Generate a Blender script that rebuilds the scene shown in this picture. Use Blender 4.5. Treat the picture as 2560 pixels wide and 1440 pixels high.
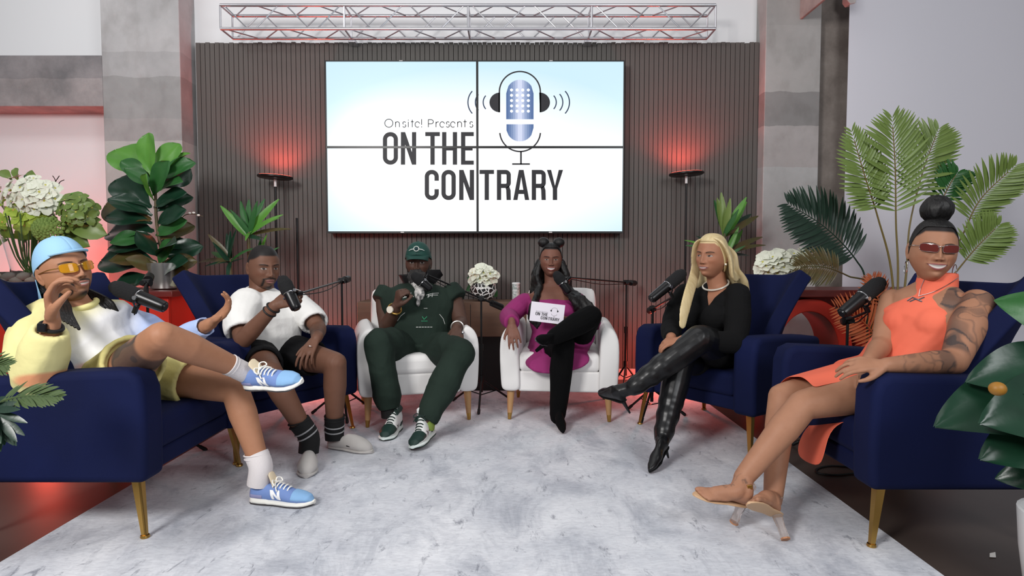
import bpy, bmesh, math, random
import numpy as np
from mathutils import Vector, Matrix
for _o in list(bpy.data.objects): bpy.data.objects.remove(_o)
random.seed(7)
SC = bpy.context.scene
COL = SC.collection
PI = math.pi
# ------------------------------------------------------------------ camera
FPX, CAMH = 1500.0, 1.05
PITCH = math.atan(70/FPX)
_cd = bpy.data.cameras.new('camera'); CAM = bpy.data.objects.new('camera', _cd); COL.objects.link(CAM)
_cd.sensor_width = 36; _cd.lens = FPX/2560*36; _cd.clip_start = .05
CAM.location = (0, 0, CAMH); CAM.rotation_euler = (PI/2-PITCH, 0, 0)
SC.camera = CAM
# ------------------------------------------------------------------ world, lights, exposure
SC.view_settings.view_transform = 'Standard'; SC.view_settings.look = 'None'
SC.view_settings.gamma = 1; SC.view_settings.use_curve_mapping = False
SC.view_settings.exposure = 0.0
W = bpy.data.worlds.new('world'); SC.world = W; W.use_nodes = True
W.node_tree.nodes['Background'].inputs[0].default_value = (.93, .95, 1.0, 1)
W.node_tree.nodes['Background'].inputs[1].default_value = 0.24
def area(name, loc, target, size, power, col=(1,1,1), sy=None):
    l = bpy.data.lights.new(name, 'AREA'); l.energy = power; l.color = col; l.size = size
    if sy: l.shape = 'RECTANGLE'; l.size_y = sy
    o = bpy.data.objects.new(name, l); COL.objects.link(o); o.location = loc
    o.rotation_euler = (Vector(target)-Vector(loc)).to_track_quat('-Z', 'Y').to_euler()
    return o
area('key_softbox', (-2.3, -.6, 2.9), (0, 3.4, .6), 1.0, 165, (1, .98, .96))
area('fill_softbox', (2.4, -.9, 2.9), (.2, 3.6, .8), 1.6, 84, (.97, .98, 1))
area('ceiling_fill', (-.2, 3.0, 3.9), (-.2, 3.1, 0), 3.0, 26, (1, .99, .98), 2.0)  # added overhead fill for soft light, no fixture behind it
area('added_wall_light', (-3.6, 3.3, 3.9), (-3.6, 5.3, 2.2), 1.2, 13, (1, .99, .99), .5)  # unseen light, added to brighten the left part of the back wall
# ------------------------------------------------------------------ helpers
def P(u, v, d):
    """point of the photograph's frame (2560 x 1440) at depth d (metres along +Y)"""
    x = (u-1280)/FPX; t = (v-720)/FPX
    dy = math.cos(PITCH)-t*math.sin(PITCH); dz = -math.sin(PITCH)-t*math.cos(PITCH)
    k = d/dy
    return np.array([x*k, d, CAMH+dz*k])
def lin(c):
    c = c/255.
    return c/12.92 if c <= .04045 else ((c+.055)/1.055)**2.4
def C(r, g, b): return (lin(r), lin(g), lin(b), 1)
def nrm(v): v = np.asarray(v, float); n = np.linalg.norm(v); return v/n if n > 1e-9 else v
def A(*v): return np.array(v, float)
MATS = {}
def M(name, col, rough=.5, metal=0, bump=None, var=None, sheen=0, coat=0, spec=.5, emit=None, trans=0, stretch=(1,1,1), attr=None, ior=1.45):
    """procedural material. bump=(scale,strength), var=(scale,colour2,contrast)"""
    if name in MATS: return MATS[name]
    m = bpy.data.materials.new(name); m.use_nodes = True; MATS[name] = m
    nt = m.node_tree; N = nt.nodes; L = nt.links; b = N['Principled BSDF']
    b.inputs['Base Color'].default_value = col; b.inputs['Roughness'].default_value = rough
    b.inputs['Metallic'].default_value = metal; b.inputs['Specular IOR Level'].default_value = spec
    b.inputs['Sheen Weight'].default_value = sheen; b.inputs['Coat Weight'].default_value = coat
    b.inputs['Transmission Weight'].default_value = trans; b.inputs['IOR'].default_value = ior
    if sheen: b.inputs['Sheen Roughness'].default_value = .35; b.inputs['Sheen Tint'].default_value = tuple(min(1, x*3+.05) for x in col[:3])+(1,)
    if emit: b.inputs['Emission Color'].default_value = emit[0]; b.inputs['Emission Strength'].default_value = emit[1]
    if bump or var or attr:
        tc = N.new('ShaderNodeTexCoord'); mp = N.new('ShaderNodeMapping'); mp.inputs['Scale'].default_value = stretch
        L.new(tc.outputs['Object'], mp.inputs['Vector'])
    src = None
    if attr:
        at = N.new('ShaderNodeAttribute'); at.attribute_name = attr; src = at.outputs['Color']
    if var:
        n = N.new('ShaderNodeTexNoise'); n.inputs['Scale'].default_value = var[0]; n.inputs['Detail'].default_value = 5
        L.new(mp.outputs[0], n.inputs['Vector'])
        r = N.new('ShaderNodeValToRGB'); k = var[2] if len(var) > 2 else .25
        r.color_ramp.elements[0].position = .5-k; r.color_ramp.elements[1].position = .5+k
        L.new(n.outputs['Fac'], r.inputs[0])
        mx = N.new('ShaderNodeMix'); mx.data_type = 'RGBA'
        if attr:
            mx.blend_type = 'MULTIPLY'; mx.inputs[0].default_value = 1
            L.new(src, mx.inputs[6]); L.new(r.outputs[0], mx.inputs[7])
            r.color_ramp.elements[0].color = var[1]; r.color_ramp.elements[1].color = (1,1,1,1)
        else:
            mx.inputs[6].default_value = col; mx.inputs[7].default_value = var[1]
            L.new(r.outputs[0], mx.inputs[0])
        src = mx.outputs[2]
    if src is not None: L.new(src, b.inputs['Base Color'])
    if bump:
        n = N.new('ShaderNodeTexNoise'); n.inputs['Scale'].default_value = bump[0]; n.inputs['Detail'].default_value = 4
        L.new(mp.outputs[0], n.inputs['Vector'])
        bp = N.new('ShaderNodeBump'); bp.inputs['Strength'].default_value = bump[1]; bp.inputs['Distance'].default_value = .01
        L.new(n.outputs['Fac'], bp.inputs['Height']); L.new(bp.outputs[0], b.inputs['Normal'])
    return m
class MB:
    """collects shapes into one mesh"""
    def __init__(s): s.v = []; s.f = []; s.n = 0
    def add(s, v, f):
        v = np.asarray(v, float).reshape(-1, 3); s.v.append(v); o = s.n
        s.f += [tuple(i+o for i in q) for q in f]; s.n += len(v); return s
    def verts(s): return np.concatenate(s.v) if s.v else np.zeros((0, 3))
    def box(s, x0, x1, y0, y1, z0, z1):
        v = [(x, y, z) for z in (z0, z1) for y in (y0, y1) for x in (x0, x1)]
        return s.add(v, [(0,2,3,1),(4,5,7,6),(0,1,5,4),(2,6,7,3),(0,4,6,2),(1,3,7,5)])
    def loft(s, rings, cap=True, closed=False):
        n = len(rings[0]); v = np.concatenate([np.asarray(r, float) for r in rings]); f = []
        m = len(rings)
        for i in range(m if closed else m-1):
            j = (i+1) % m
            for k in range(n):
                k2 = (k+1) % n
                f.append((i*n+k, i*n+k2, j*n+k2, j*n+k))
        if cap and not closed:
            f.append(tuple(range(n-1, -1, -1))); f.append(tuple(range((m-1)*n, m*n)))
        return s.add(v, f)
    def ell(s, secs, n=20, e=2.0):
        """secs: (centre, half-axis vector a, half-axis vector b)"""
        t = np.linspace(0, 2*PI, n, endpoint=False); c = np.cos(t); q = np.sin(t)
        c = np.sign(c)*np.abs(c)**(2/e); q = np.sign(q)*np.abs(q)**(2/e)
        return s.loft([np.asarray(o)+np.outer(c, a)+np.outer(q, b) for o, a, b in secs])
    def chain(s, pts, rad, n=12, cap='round', sub=4, sq=1.0, ref=None):
        pts = np.asarray(pts, float); rad = np.asarray(rad, float) if np.ndim(rad) else np.full(len(pts), float(rad))
        if len(pts) > 2 and sub > 1:
            q = np.vstack([2*pts[0]-pts[1], pts, 2*pts[-1]-pts[-2]]); o = []; orad = []
            for i in range(len(pts)-1):
                for k in range(sub):
                    t = k/sub; a, b, c, d = q[i:i+4]
                    o.append(.5*((2*b)+(c-a)*t+(2*a-5*b+4*c-d)*t*t+(3*b-a-3*c+d)*t**3)); orad.append(rad[i]*(1-t)+rad[i+1]*t)
            o.append(pts[-1]); orad.append(rad[-1]); pts = np.array(o); rad = np.array(orad)
        T = np.gradient(pts, axis=0); T /= np.linalg.norm(T, axis=1)[:, None]+1e-12
        a = np.asarray(ref, float) if ref is not None else (A(0,0,1) if abs(T[0][2]) < .9 else A(1,0,0))
        C_, Rr, Tt, Aa = [], [], [], []
        for i in range(len(pts)):
            a = a-T[i]*a.dot(T[i]); a = nrm(a); C_.append(pts[i]); Rr.append(rad[i]); Tt.append(T[i]); Aa.append(a)
        if cap == 'round':
            pre = [(C_[0]-Tt[0]*Rr[0]*g, Rr[0]*math.sqrt(max(0, 1-g*g)), Tt[0], Aa[0]) for g in (.985, .85, .5)]
            post = [(C_[-1]+Tt[-1]*Rr[-1]*g, Rr[-1]*math.sqrt(max(0, 1-g*g)), Tt[-1], Aa[-1]) for g in (.5, .85, .985)]
            L_ = pre+list(zip(C_, Rr, Tt, Aa))+post
        elif cap == 'cup':      # open hem: hollow at the far end
            pre = [(C_[0]-Tt[0]*Rr[0]*g, Rr[0]*math.sqrt(max(0, 1-g*g)), Tt[0], Aa[0]) for g in (.985, .85, .5)]
            w_ = max(.012, Rr[-1]*.14); r_in = Rr[-1]-w_
            L_ = pre+list(zip(C_, Rr, Tt, Aa))+[(C_[-1], r_in, Tt[-1], Aa[-1]), (C_[-1]-Tt[-1]*.03, r_in*.97, Tt[-1], Aa[-1]), (C_[-1]-Tt[-1]*.05, r_in*.6, Tt[-1], Aa[-1])]
        else: L_ = list(zip(C_, Rr, Tt, Aa))
        t = np.linspace(0, 2*PI, n, endpoint=False)
        rings = [c+np.outer(np.cos(t)*r, a_)+np.outer(np.sin(t)*r*sq, np.cross(t_, a_)) for c, r, t_, a_ in L_]
        return s.loft(rings)
    def cyl(s, a, b, r, r2=None, n=16): return s.chain([a, b], [r, r if r2 is None else r2], n=n, cap='flat')
    def lathe(s, prof, c=(0,0,0), n=28):
        t = np.linspace(0, 2*PI, n, endpoint=False); c = np.asarray(c, float)
        return s.loft([c+np.stack([np.cos(t)*r, np.sin(t)*r, np.full(n, z)], 1) for r, z in prof])
    def sphere(s, c, r, n=16, m=10, R=None):
        r = np.asarray(r, float) if np.ndim(r) else np.full(3, float(r))
        rings = []
        for i in range(m+1):
            a = PI*(.02+.96*i/m); t = np.linspace(0, 2*PI, n, endpoint=False)
            q = np.stack([np.sin(a)*np.cos(t)*r[0], np.sin(a)*np.sin(t)*r[1], np.full(n, -np.cos(a)*r[2])], 1)
            if R is not None: q = q @ np.asarray(R).T
            rings.append(np.asarray(c)+q)
        return s.loft(rings)
    def torus(s, c, R, r, ax=(0,0,1), n=32, m=8, arc=2*PI, start=0, e1=None):
        ax = nrm(ax); e1 = nrm(np.cross(ax, A(0,0,1) if abs(ax[2]) < .9 else A(1,0,0))) if e1 is None else nrm(e1); e2 = np.cross(ax, e1)
        full = arc > 6.28; k = n if full else n+1
        t = start+np.linspace(0, arc, k, endpoint=not full)
        ph = np.linspace(0, 2*PI, m, endpoint=False); rings = []
        for a in t:
            d = math.cos(a)*e1+math.sin(a)*e2
            rings.append(np.asarray(c)+d*R+np.outer(np.cos(ph)*r, d)+np.outer(np.sin(ph)*r, ax))
        return s.loft(rings, closed=full)
    def grid(s, pts):
        a = np.asarray(pts, float); h, w = a.shape[:2]
        return s.add(a.reshape(-1, 3), [(i*w+j, i*w+j+1, (i+1)*w+j+1, (i+1)*w+j) for i in range(h-1) for j in range(w-1)])
    def prism(s, poly, z0, z1, axis='z'):
        n = len(poly); v = []
        for z in (z0, z1):
            for p in poly: v.append({'z': (p[0], p[1], z), 'y': (p[0], z, p[1]), 'x': (z, p[0], p[1])}[axis])
        return s.add(v, [tuple(range(n-1, -1, -1)), tuple(range(n, 2*n))]+[(k, (k+1) % n, n+(k+1) % n, n+k) for k in range(n)])
    def xf(s, Mx):
        Mx = np.asarray(Mx); v = s.verts() @ Mx[:3, :3].T+Mx[:3, 3]; s.v = [v]; return s
    def mesh(s, name):
        me = bpy.data.meshes.new(name); me.from_pydata(s.verts().tolist(), [], s.f); me.update(); return me
def fixn(me):
    bm = bmesh.new(); bm.from_mesh(me); bmesh.ops.recalc_face_normals(bm, faces=bm.faces); bm.to_mesh(me); bm.free()
def put(name, me, m, parent=None, smooth=True, world=False, angle=None):
    o = bpy.data.objects.new(name, me); COL.objects.link(o)
    if m is not None and not me.materials: me.materials.append(m)
    if smooth: me.polygons.foreach_set('use_smooth', [True]*len(me.polygons))
    if parent is not None:
        o.parent = parent
        if world and parent.type == 'EMPTY': o.matrix_parent_inverse = parent.matrix_basis.inverted()
    return o
def obj(name, mb, m, parent=None, smooth=True, bevel=0, seg=3, sub=0, world=False, solid=0, fix=True, ang=40):
    me = mb.mesh(name)
    if fix: fixn(me)
    o = put(name, me, m, parent, smooth, world)
    if solid:
        d = o.modifiers.new('solid', 'SOLIDIFY'); d.thickness = solid; d.offset = 0
    if bevel:
        d = o.modifiers.new('bevel', 'BEVEL'); d.width = bevel; d.segments = seg; d.limit_method = 'ANGLE'; d.angle_limit = math.radians(ang)
        d.harden_normals = False
    if sub:
        d = o.modifiers.new('sub', 'SUBSURF'); d.levels = sub; d.render_levels = sub
    if smooth and not sub:
        d = o.modifiers.new('wn', 'WEIGHTED_NORMAL'); d.keep_sharp = True
        try: me.set_sharp_from_angle(angle=math.radians(ang))
        except Exception: pass
    return o
def tag(o, label, cat, group=None):
    o['label'] = label; o['category'] = cat
    if group: o['group'] = group
    return o
def thing(name, label, cat, loc=(0,0,0), rz=0, group=None):
    o = bpy.data.objects.new(name, None); COL.objects.link(o); o.location = [float(x) for x in loc]; o.rotation_euler = (0, 0, rz)
    o.empty_display_size = .05
    return tag(o, label, cat, group)
def struct(o): o['kind'] = 'structure'; return o
def copy_tree(o, parent=None):
    c = o.copy(); COL.objects.link(c)
    if parent is not None: c.parent = parent
    for ch in list(o.children): copy_tree(ch, c)
    return c
def arrays(me):
    v = np.empty(len(me.vertices)*3, np.float32); me.vertices.foreach_get('co', v)
    l = np.empty(len(me.loops), np.int32); me.loops.foreach_get('vertex_index', l)
    return v.reshape(-1, 3).astype(float), l.reshape(-1, 4)
def remesh(mb, voxel, smooth=6, fac=.5):
    """union of everything in mb as one continuous quad surface"""
    me = mb.mesh('tmp'); fixn(me); o = bpy.data.objects.new('tmp', me); COL.objects.link(o)
    r = o.modifiers.new('r', 'REMESH'); r.mode = 'VOXEL'; r.voxel_size = voxel; r.adaptivity = 0
    if smooth:
        s_ = o.modifiers.new('s', 'SMOOTH'); s_.factor = fac; s_.iterations = smooth
    dg = bpy.context.evaluated_depsgraph_get()
    m2 = bpy.data.meshes.new_from_object(o.evaluated_get(dg))
    bpy.data.objects.remove(o); bpy.data.meshes.remove(me)
    return m2
def vnormals(me):
    n = np.empty(len(me.vertices)*3, np.float32); me.vertices.foreach_get('normal', n); return n.reshape(-1, 3).astype(float)
def pnoise(p, freq, seed=0, k=7):
    rs = np.random.RandomState(seed); o = np.zeros(len(p))
    for i in range(k):
        d = rs.normal(size=3); d /= np.linalg.norm(d); w = p @ d*freq*(.6+.9*rs.rand())+rs.rand()*6.28
        d2 = rs.normal(size=3); o += np.sin(w+1.3*np.sin(p @ d2*freq*.35+rs.rand()*6))
    return o/k
def wrinkle(me, amp, freq, seed=0):
    v, _ = arrays(me); n = vnormals(me)
    n1 = pnoise(v, freq, seed); n2 = pnoise(v, freq*1.9, seed+5)
    q = .9*(1-2.6*np.abs(n1))+.45*(1-2.6*np.abs(n2))-.25+.5*pnoise(v, freq*.5, seed+9)
    v = v+n*(q*amp)[:, None]; me.vertices.foreach_set('co', v.astype(np.float32).ravel()); me.update()
def colour(me, col):
    a = me.color_attributes.new('Col', 'FLOAT_COLOR', 'POINT')
    c = np.ones((len(me.vertices), 4), np.float32); c[:, :3] = col; a.data.foreach_set('color', c.ravel())
def basis(fwd, up=(0,0,1)):
    """columns X,Y,Z with local -Y along fwd"""
    y = -nrm(fwd); z = np.asarray(up, float); z = nrm(z-y*z.dot(y)); x = np.cross(y, z)
    return np.stack([x, y, z], 1)
def mat4(R, t):
    m = np.eye(4); m[:3, :3] = R; m[:3, 3] = t; return m
def rz_face(fx, fy): return math.atan2(fx, -fy)
# ------------------------------------------------------------------ room shell
def concrete(name, c1, c2, scale=2.2, bands=None, rough=.75):
    if name in MATS: return MATS[name]
    m = bpy.data.materials.new(name); m.use_nodes = True; MATS[name] = m
    nt = m.node_tree; N = nt.nodes; L = nt.links; b = N['Principled BSDF']; b.inputs['Roughness'].default_value = rough
    tc = N.new('ShaderNodeTexCoord')
    n = N.new('ShaderNodeTexNoise'); n.inputs['Scale'].default_value = scale; n.inputs['Detail'].default_value = 9; n.inputs['Roughness'].default_value = .65
    L.new(tc.outputs['Object'], n.inputs['Vector'])
    r = N.new('ShaderNodeValToRGB'); r.color_ramp.elements[0].position = .32; r.color_ramp.elements[1].position = .68
    r.color_ramp.elements[0].color = c1; r.color_ramp.elements[1].color = c2
    L.new(n.outputs['Fac'], r.inputs[0]); src = r.outputs[0]
    # trowel marks
    mp = N.new('ShaderNodeMapping'); mp.inputs['Scale'].default_value = (5, 5, 3.2); L.new(tc.outputs['Object'], mp.inputs[0])
    n2 = N.new('ShaderNodeTexNoise'); n2.inputs['Scale'].default_value = 1.4; n2.inputs['Detail'].default_value = 7; L.new(mp.outputs[0], n2.inputs['Vector'])
    r2 = N.new('ShaderNodeValToRGB'); r2.color_ramp.elements[0].position = .30; r2.color_ramp.elements[1].position = .5
    r2.color_ramp.elements[0].color = (.80,.79,.78,1); r2.color_ramp.elements[1].color = (1,1,1,1); L.new(n2.outputs['Fac'], r2.inputs[0])
    mx = N.new('ShaderNodeMix'); mx.data_type = 'RGBA'; mx.blend_type = 'MULTIPLY'; mx.inputs[0].default_value = .8
    L.new(src, mx.inputs[6]); L.new(r2.outputs[0], mx.inputs[7]); src = mx.outputs[2]
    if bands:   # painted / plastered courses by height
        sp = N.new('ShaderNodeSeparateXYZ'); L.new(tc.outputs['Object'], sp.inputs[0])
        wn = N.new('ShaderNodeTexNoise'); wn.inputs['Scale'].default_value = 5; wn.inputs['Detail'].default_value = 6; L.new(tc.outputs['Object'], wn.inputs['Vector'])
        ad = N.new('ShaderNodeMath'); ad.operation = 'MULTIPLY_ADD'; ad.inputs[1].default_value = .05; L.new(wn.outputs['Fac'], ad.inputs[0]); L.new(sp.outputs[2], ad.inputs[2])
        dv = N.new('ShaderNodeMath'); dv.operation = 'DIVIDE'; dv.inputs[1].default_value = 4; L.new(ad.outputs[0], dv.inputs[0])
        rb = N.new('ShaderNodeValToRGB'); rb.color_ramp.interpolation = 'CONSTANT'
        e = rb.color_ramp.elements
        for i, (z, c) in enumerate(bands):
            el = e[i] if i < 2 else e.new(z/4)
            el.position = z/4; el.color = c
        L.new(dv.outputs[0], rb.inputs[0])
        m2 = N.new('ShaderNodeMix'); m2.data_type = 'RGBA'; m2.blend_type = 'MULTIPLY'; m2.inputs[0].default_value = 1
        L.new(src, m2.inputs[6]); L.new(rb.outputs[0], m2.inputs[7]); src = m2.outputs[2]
    L.new(src, b.inputs['Base Color'])
    bp = N.new('ShaderNodeBump'); bp.inputs['Strength'].default_value = .25; bp.inputs['Distance'].default_value = .02
    L.new(n.outputs['Fac'], bp.inputs['Height']); L.new(bp.outputs[0], b.inputs['Normal'])
    return m
WALL = 5.30
white = M('white_wall_paint', C(240,240,242), .6, bump=(40,.03))
m_floor = M('dark_polished_concrete', C(52,43,39), .42, var=(1.3, C(78,68,62), .3), bump=(6,.06))
struct(obj('floor', MB().box(-9, 9, -4, 9, -.1, 0), m_floor))
struct(obj('wall_back', MB().box(-9, 9, WALL, WALL+.2, 0, 4.4), white))
struct(obj('baseboard_back', MB().box(-2.73, 2.12, 5.215, WALL, 0, .098), M('baseboard_white', C(225,218,216), .4), bevel=.004))
zb0, zb1 = P(100,266,5.05)[2], P(100,138,5.05)[2]
g = 1.0
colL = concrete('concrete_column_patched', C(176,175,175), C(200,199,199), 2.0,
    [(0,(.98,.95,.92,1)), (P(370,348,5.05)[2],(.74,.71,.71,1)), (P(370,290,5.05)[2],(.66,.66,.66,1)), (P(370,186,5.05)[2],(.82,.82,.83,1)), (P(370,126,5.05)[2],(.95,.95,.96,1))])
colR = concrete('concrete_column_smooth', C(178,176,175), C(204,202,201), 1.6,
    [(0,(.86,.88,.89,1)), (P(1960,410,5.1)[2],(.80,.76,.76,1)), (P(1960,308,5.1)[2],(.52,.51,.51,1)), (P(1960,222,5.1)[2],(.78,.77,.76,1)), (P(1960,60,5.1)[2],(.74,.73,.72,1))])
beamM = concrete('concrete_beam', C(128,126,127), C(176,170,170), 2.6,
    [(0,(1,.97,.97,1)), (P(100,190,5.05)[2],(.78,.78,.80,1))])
rawM = concrete('concrete_raw_brown', C(118,108,102), C(160,150,143), 3.2)
xl0, xl1, xr0, xr1 = P(262,400,5.05)[0], P(495,400,WALL)[0], P(1893,400,5.22)[0], P(2046,400,5.1)[0]
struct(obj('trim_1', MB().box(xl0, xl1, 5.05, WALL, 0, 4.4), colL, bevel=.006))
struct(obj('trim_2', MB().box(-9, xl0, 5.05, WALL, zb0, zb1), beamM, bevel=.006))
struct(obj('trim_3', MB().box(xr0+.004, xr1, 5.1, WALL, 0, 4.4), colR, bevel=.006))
struct(obj('trim_4', MB().box(xr1, 3.4, 5.2, WALL, 0, 4.4), rawM, bevel=.006))
zt = P(2030,36,5.0)[2]
struct(obj('trim_5', MB().box(P(2000,20,5.1)[0], P(2105,20,4.5)[0], 4.55, 5.2, zt, zt+.6), concrete('concrete_lintel', C(150,140,136), C(190,180,176), 3), bevel=.006))
# roller shade covering the window on the right
rs = thing('roller_shade', 'long white roller shade hanging over the window right of the concrete column', 'roller shade', (3.9, 5.0, 0))
sx0 = P(2114,400,5.0)[0]
def grid_panel(x0, x1, z0, z1, y, n=30, wob=.004):
    xs = np.linspace(x0, x1, n); zs = np.linspace(z0, z1, 12)
    return [[(x, y+wob*math.sin(x*5+.6*z), z) for x in xs] for z in zs]
obj('shade_cloth', MB().grid(grid_panel(sx0, 6.2, .06, 3.22, 5.0)), M('shade_fabric', C(226,225,234), .75, bump=(220,.05)), rs, world=True, solid=.004)
obj('roller_tube', MB().chain([(sx0+.03,5.02,3.26),(6.2,5.02,3.26)], .035, n=20, cap='flat'), M('tube_grey', C(200,200,205), .4), rs, world=True)
obj('bottom_bar', MB().box(sx0, 6.2, 4.99, 5.01, .04, .075), M('tube_grey', C(200,200,205)), rs, world=True, bevel=.004)
obj('bracket', MB().prism([(sx0-.03,3.16),(sx0-.005,3.13),(sx0+.04,3.14),(sx0+.05,3.2),(sx0+.05,3.32),(sx0-.03,3.32)], 4.98, 5.06, 'y'), M('bracket_white', C(225,215,212), .4), rs, world=True, bevel=.006)
# ------------------------------------------------------------------ slat wall panel
sp = thing('slat_wall_panel', 'dark grey wall panel of narrow vertical slats behind the screens', 'wall panel', (-.3, 5.25, 0))
px0, px1 = P(495,400,5.22)[0], P(1893,400,5.22)[0]
pzt, pzb = P(1200,106,5.22)[2], .1
obj('backing_board', MB().box(px0, px1, 5.262, 5.30, pzb, pzt-.006), M('slat_backing_black', C(30,28,28), .9), sp, world=True)
NS = 118; pitch_s = (px1-px0)/NS
slm = M('slat_grey_oak', C(98,95,92), .66, var=(3, C(87,84,81), .3), bump=(30,.12), stretch=(12,12,.5))
sm = MB().box(-pitch_s*.44, pitch_s*.44, 0, .042, pzb, pzt); sme = sm.mesh('slat'); fixn(sme); sme.materials.append(slm)
for i in range(NS):
    o = bpy.data.objects.new('slat', sme); COL.objects.link(o); o.parent = sp; o.matrix_parent_inverse = sp.matrix_basis.inverted()
    o.location = (px0+(i+.5)*pitch_s, 5.22, random.uniform(-.006, .004))
# ------------------------------------------------------------------ rug
def rug_mat():
    m = bpy.data.materials.new('abstract_rug'); m.use_nodes = True; nt = m.node_tree; N = nt.nodes; L = nt.links; b = N['Principled BSDF']
    b.inputs['Roughness'].default_value = .95; b.inputs['Sheen Weight'].default_value = .15
    tc = N.new('ShaderNodeTexCoord')
    def noise(scale, stretch, det, lo, hi, ca, cb, rot=0, ro=.6):
        mp = N.new('ShaderNodeMapping'); mp.inputs['Scale'].default_value = stretch; mp.inputs['Rotation'].default_value = (0,0,rot); L.new(tc.outputs['Object'], mp.inputs[0])
        n = N.new('ShaderNodeTexNoise'); n.inputs['Scale'].default_value = scale; n.inputs['Detail'].default_value = det; n.inputs['Roughness'].default_value = ro; n.inputs['Distortion'].default_value = .6
        L.new(mp.outputs[0], n.inputs['Vector'])
        r = N.new('ShaderNodeValToRGB'); r.color_ramp.elements[0].position = lo; r.color_ramp.elements[1].position = hi
        r.color_ramp.elements[0].color = ca; r.color_ramp.elements[1].color = cb; L.new(n.outputs['Fac'], r.inputs[0]); return r.outputs[0], n.outputs['Fac']
    w = (1,1,1,1)
    a, _ = noise(1.7, (1.3,1,1), 8, .34, .66, C(186,190,199), C(222,224,229), .3)
    d, _ = noise(3.4, (1.5,.8,1), 9, .30, .52, C(186,189,197), w, .6, .72)
    e, _ = noise(11, (1.5,.6,1), 11, .34, .42, C(158,160,168), w, .7, .75)
    f_, h = noise(60, (.6,1.6,1), 4, .3, .6, C(228,228,230), w, .4)
    src = a
    for q in (d, e, f_):
        mx = N.new('ShaderNodeMix'); mx.data_type = 'RGBA'; mx.blend_type = 'MULTIPLY'; mx.inputs[0].default_value = .85
        L.new(src, mx.inputs[6]); L.new(q, mx.inputs[7]); src = mx.outputs[2]
    L.new(src, b.inputs['Base Color'])
    bp = N.new('ShaderNodeBump'); bp.inputs['Strength'].default_value = .3; bp.inputs['Distance'].default_value = .004; L.new(h, bp.inputs['Height']); L.new(bp.outputs[0], b.inputs['Normal'])
    return m
rug_t = .008
rug = obj('rug', MB().box(-1.77, 1.43, .3, 4.75, 0.0005, rug_t), rug_mat(), bevel=.003)
tag(rug, 'large pale grey rug with blotchy blue-grey abstract pattern under the chairs', 'rug')
# ------------------------------------------------------------------ box truss
tr = thing('box_truss', 'silver aluminium box truss mounted on the white wall above the slats', 'truss', (-.3, 5.0, 3.0))
alu = M('truss_aluminium', C(205,205,210), .28, metal=.85)
yf, yb = 4.90, 5.11
xa, xb = P(551,40,yf)[0], P(1789,40,yf)[0]
zt_, zb_ = P(1200,13,yf)[2], P(1200,72,yf)[2]
for z in (zt_, zb_):
    for y in (yf, yb): obj('chord', MB().chain([(xa,y,z),(xb,y,z)], .013, n=12, cap='flat'), alu, tr, world=True)
nseg = 4; xs = np.linspace(xa, xb, nseg+1)
for x in xs:
    b = MB()
    for p, q in (((x,yf,zt_),(x,yf,zb_)), ((x,yf,zb_),(x,yb,zb_)), ((x,yb,zb_),(x,yb,zt_)), ((x,yb,zt_),(x,yf,zt_))): b.cyl(p, q, .008, n=8)
    obj('end_frame', b, alu, tr, world=True)
def web(p0, p1, flip, n=4, r=.0055):
    p0, p1 = [np.asarray(p) for p in (p0, p1)]
    for i in range(nseg):
        for k in range(n):
            t0 = (i+(k+.12)/n)/nseg; t1 = (i+(k+.88)/n)/nseg
            up = (k+flip) % 2
            a = p0 if up else p1; b_ = p1 if up else p0
            dx = np.array([xb-xa, 0, 0])
            obj('web_rod', MB().cyl(a+dx*t0, b_+dx*t1, r, n=8), alu, tr, world=True)
web((xa,yf,zt_), (xa,yf,zb_), 1)
web((xa,yb,zt_), (xa,yb,zb_), 0)
web((xa,yf,zb_), (xa,yb,zb_), 1)
web((xa,yf,zt_), (xa,yb,zt_), 0)
for x in (xs[1], xs[3]):
    obj('wall_bracket', MB().box(x-.03, x+.03, yb, WALL+.01, zb_-.03, zb_+.0), alu, tr, world=True, bevel=.003)
# ------------------------------------------------------------------ video wall: four screens with the show title
SY = 5.085
def S(cx, cy):   # crop coordinates of the title artwork -> x, z on the screen plane
    p = P(800+cx/3.064, 130+cy/3.064, SY); return p[0], p[2]
SX0, SX1 = P(815,370,SY)[0], P(1560,370,SY)[0]
SZ1, SZ0 = P(1200,151,SY)[2], P(1200,583,SY)[2]
SXM, SZM = P(1193.5,370,SY)[0], P(1200,368,SY)[2]
G = {}           # colour -> list of 2D polygons (crop coordinates)
GID = ['']
def glyph(n): GID[0] = n
RAW = []
def poly(col, pts): RAW.append((col, pts)); G.setdefault((col, GID[0]), []).append([S(*p) for p in pts])
def ribbon(col, pts, w, closed=False):
    p = np.array(pts, float); n = len(p); o = []
    for i in range(n):
        a = p[i]-p[i-1] if (i > 0 or closed) else p[i+1]-p[i]
        b = p[(i+1) % n]-p[i] if (i < n-1 or closed) else p[i]-p[i-1]
        a = a/np.linalg.norm(a); b = b/np.linalg.norm(b); na = np.array([-a[1], a[0]]); nb = np.array([-b[1], b[0]])
        m = na+nb; m = m/np.linalg.norm(m); k = 1/max(.5, m.dot(na)); o.append((p[i]+m*k*w/2, p[i]-m*k*w/2))
    for i in range(n if closed else n-1):
        j = (i+1) % n; poly(col, [o[i][0], o[j][0], o[j][1], o[i][1]])
def arc(cx, cy, rx, ry, a0, a1, n=24): return [(cx+rx*math.cos(math.radians(a0+(a1-a0)*i/n)), cy+ry*math.sin(math.radians(a0+(a1-a0)*i/n))) for i in range(n+1)]
def rrect(x0, y0, x1, y1, r): return arc(x1-r,y0+r,r,r,-90,0,8)+arc(x1-r,y1-r,r,r,0,90,8)+arc(x0+r,y1-r,r,r,90,180,8)+arc(x0+r,y0+r,r,r,180,270,8)
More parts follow.
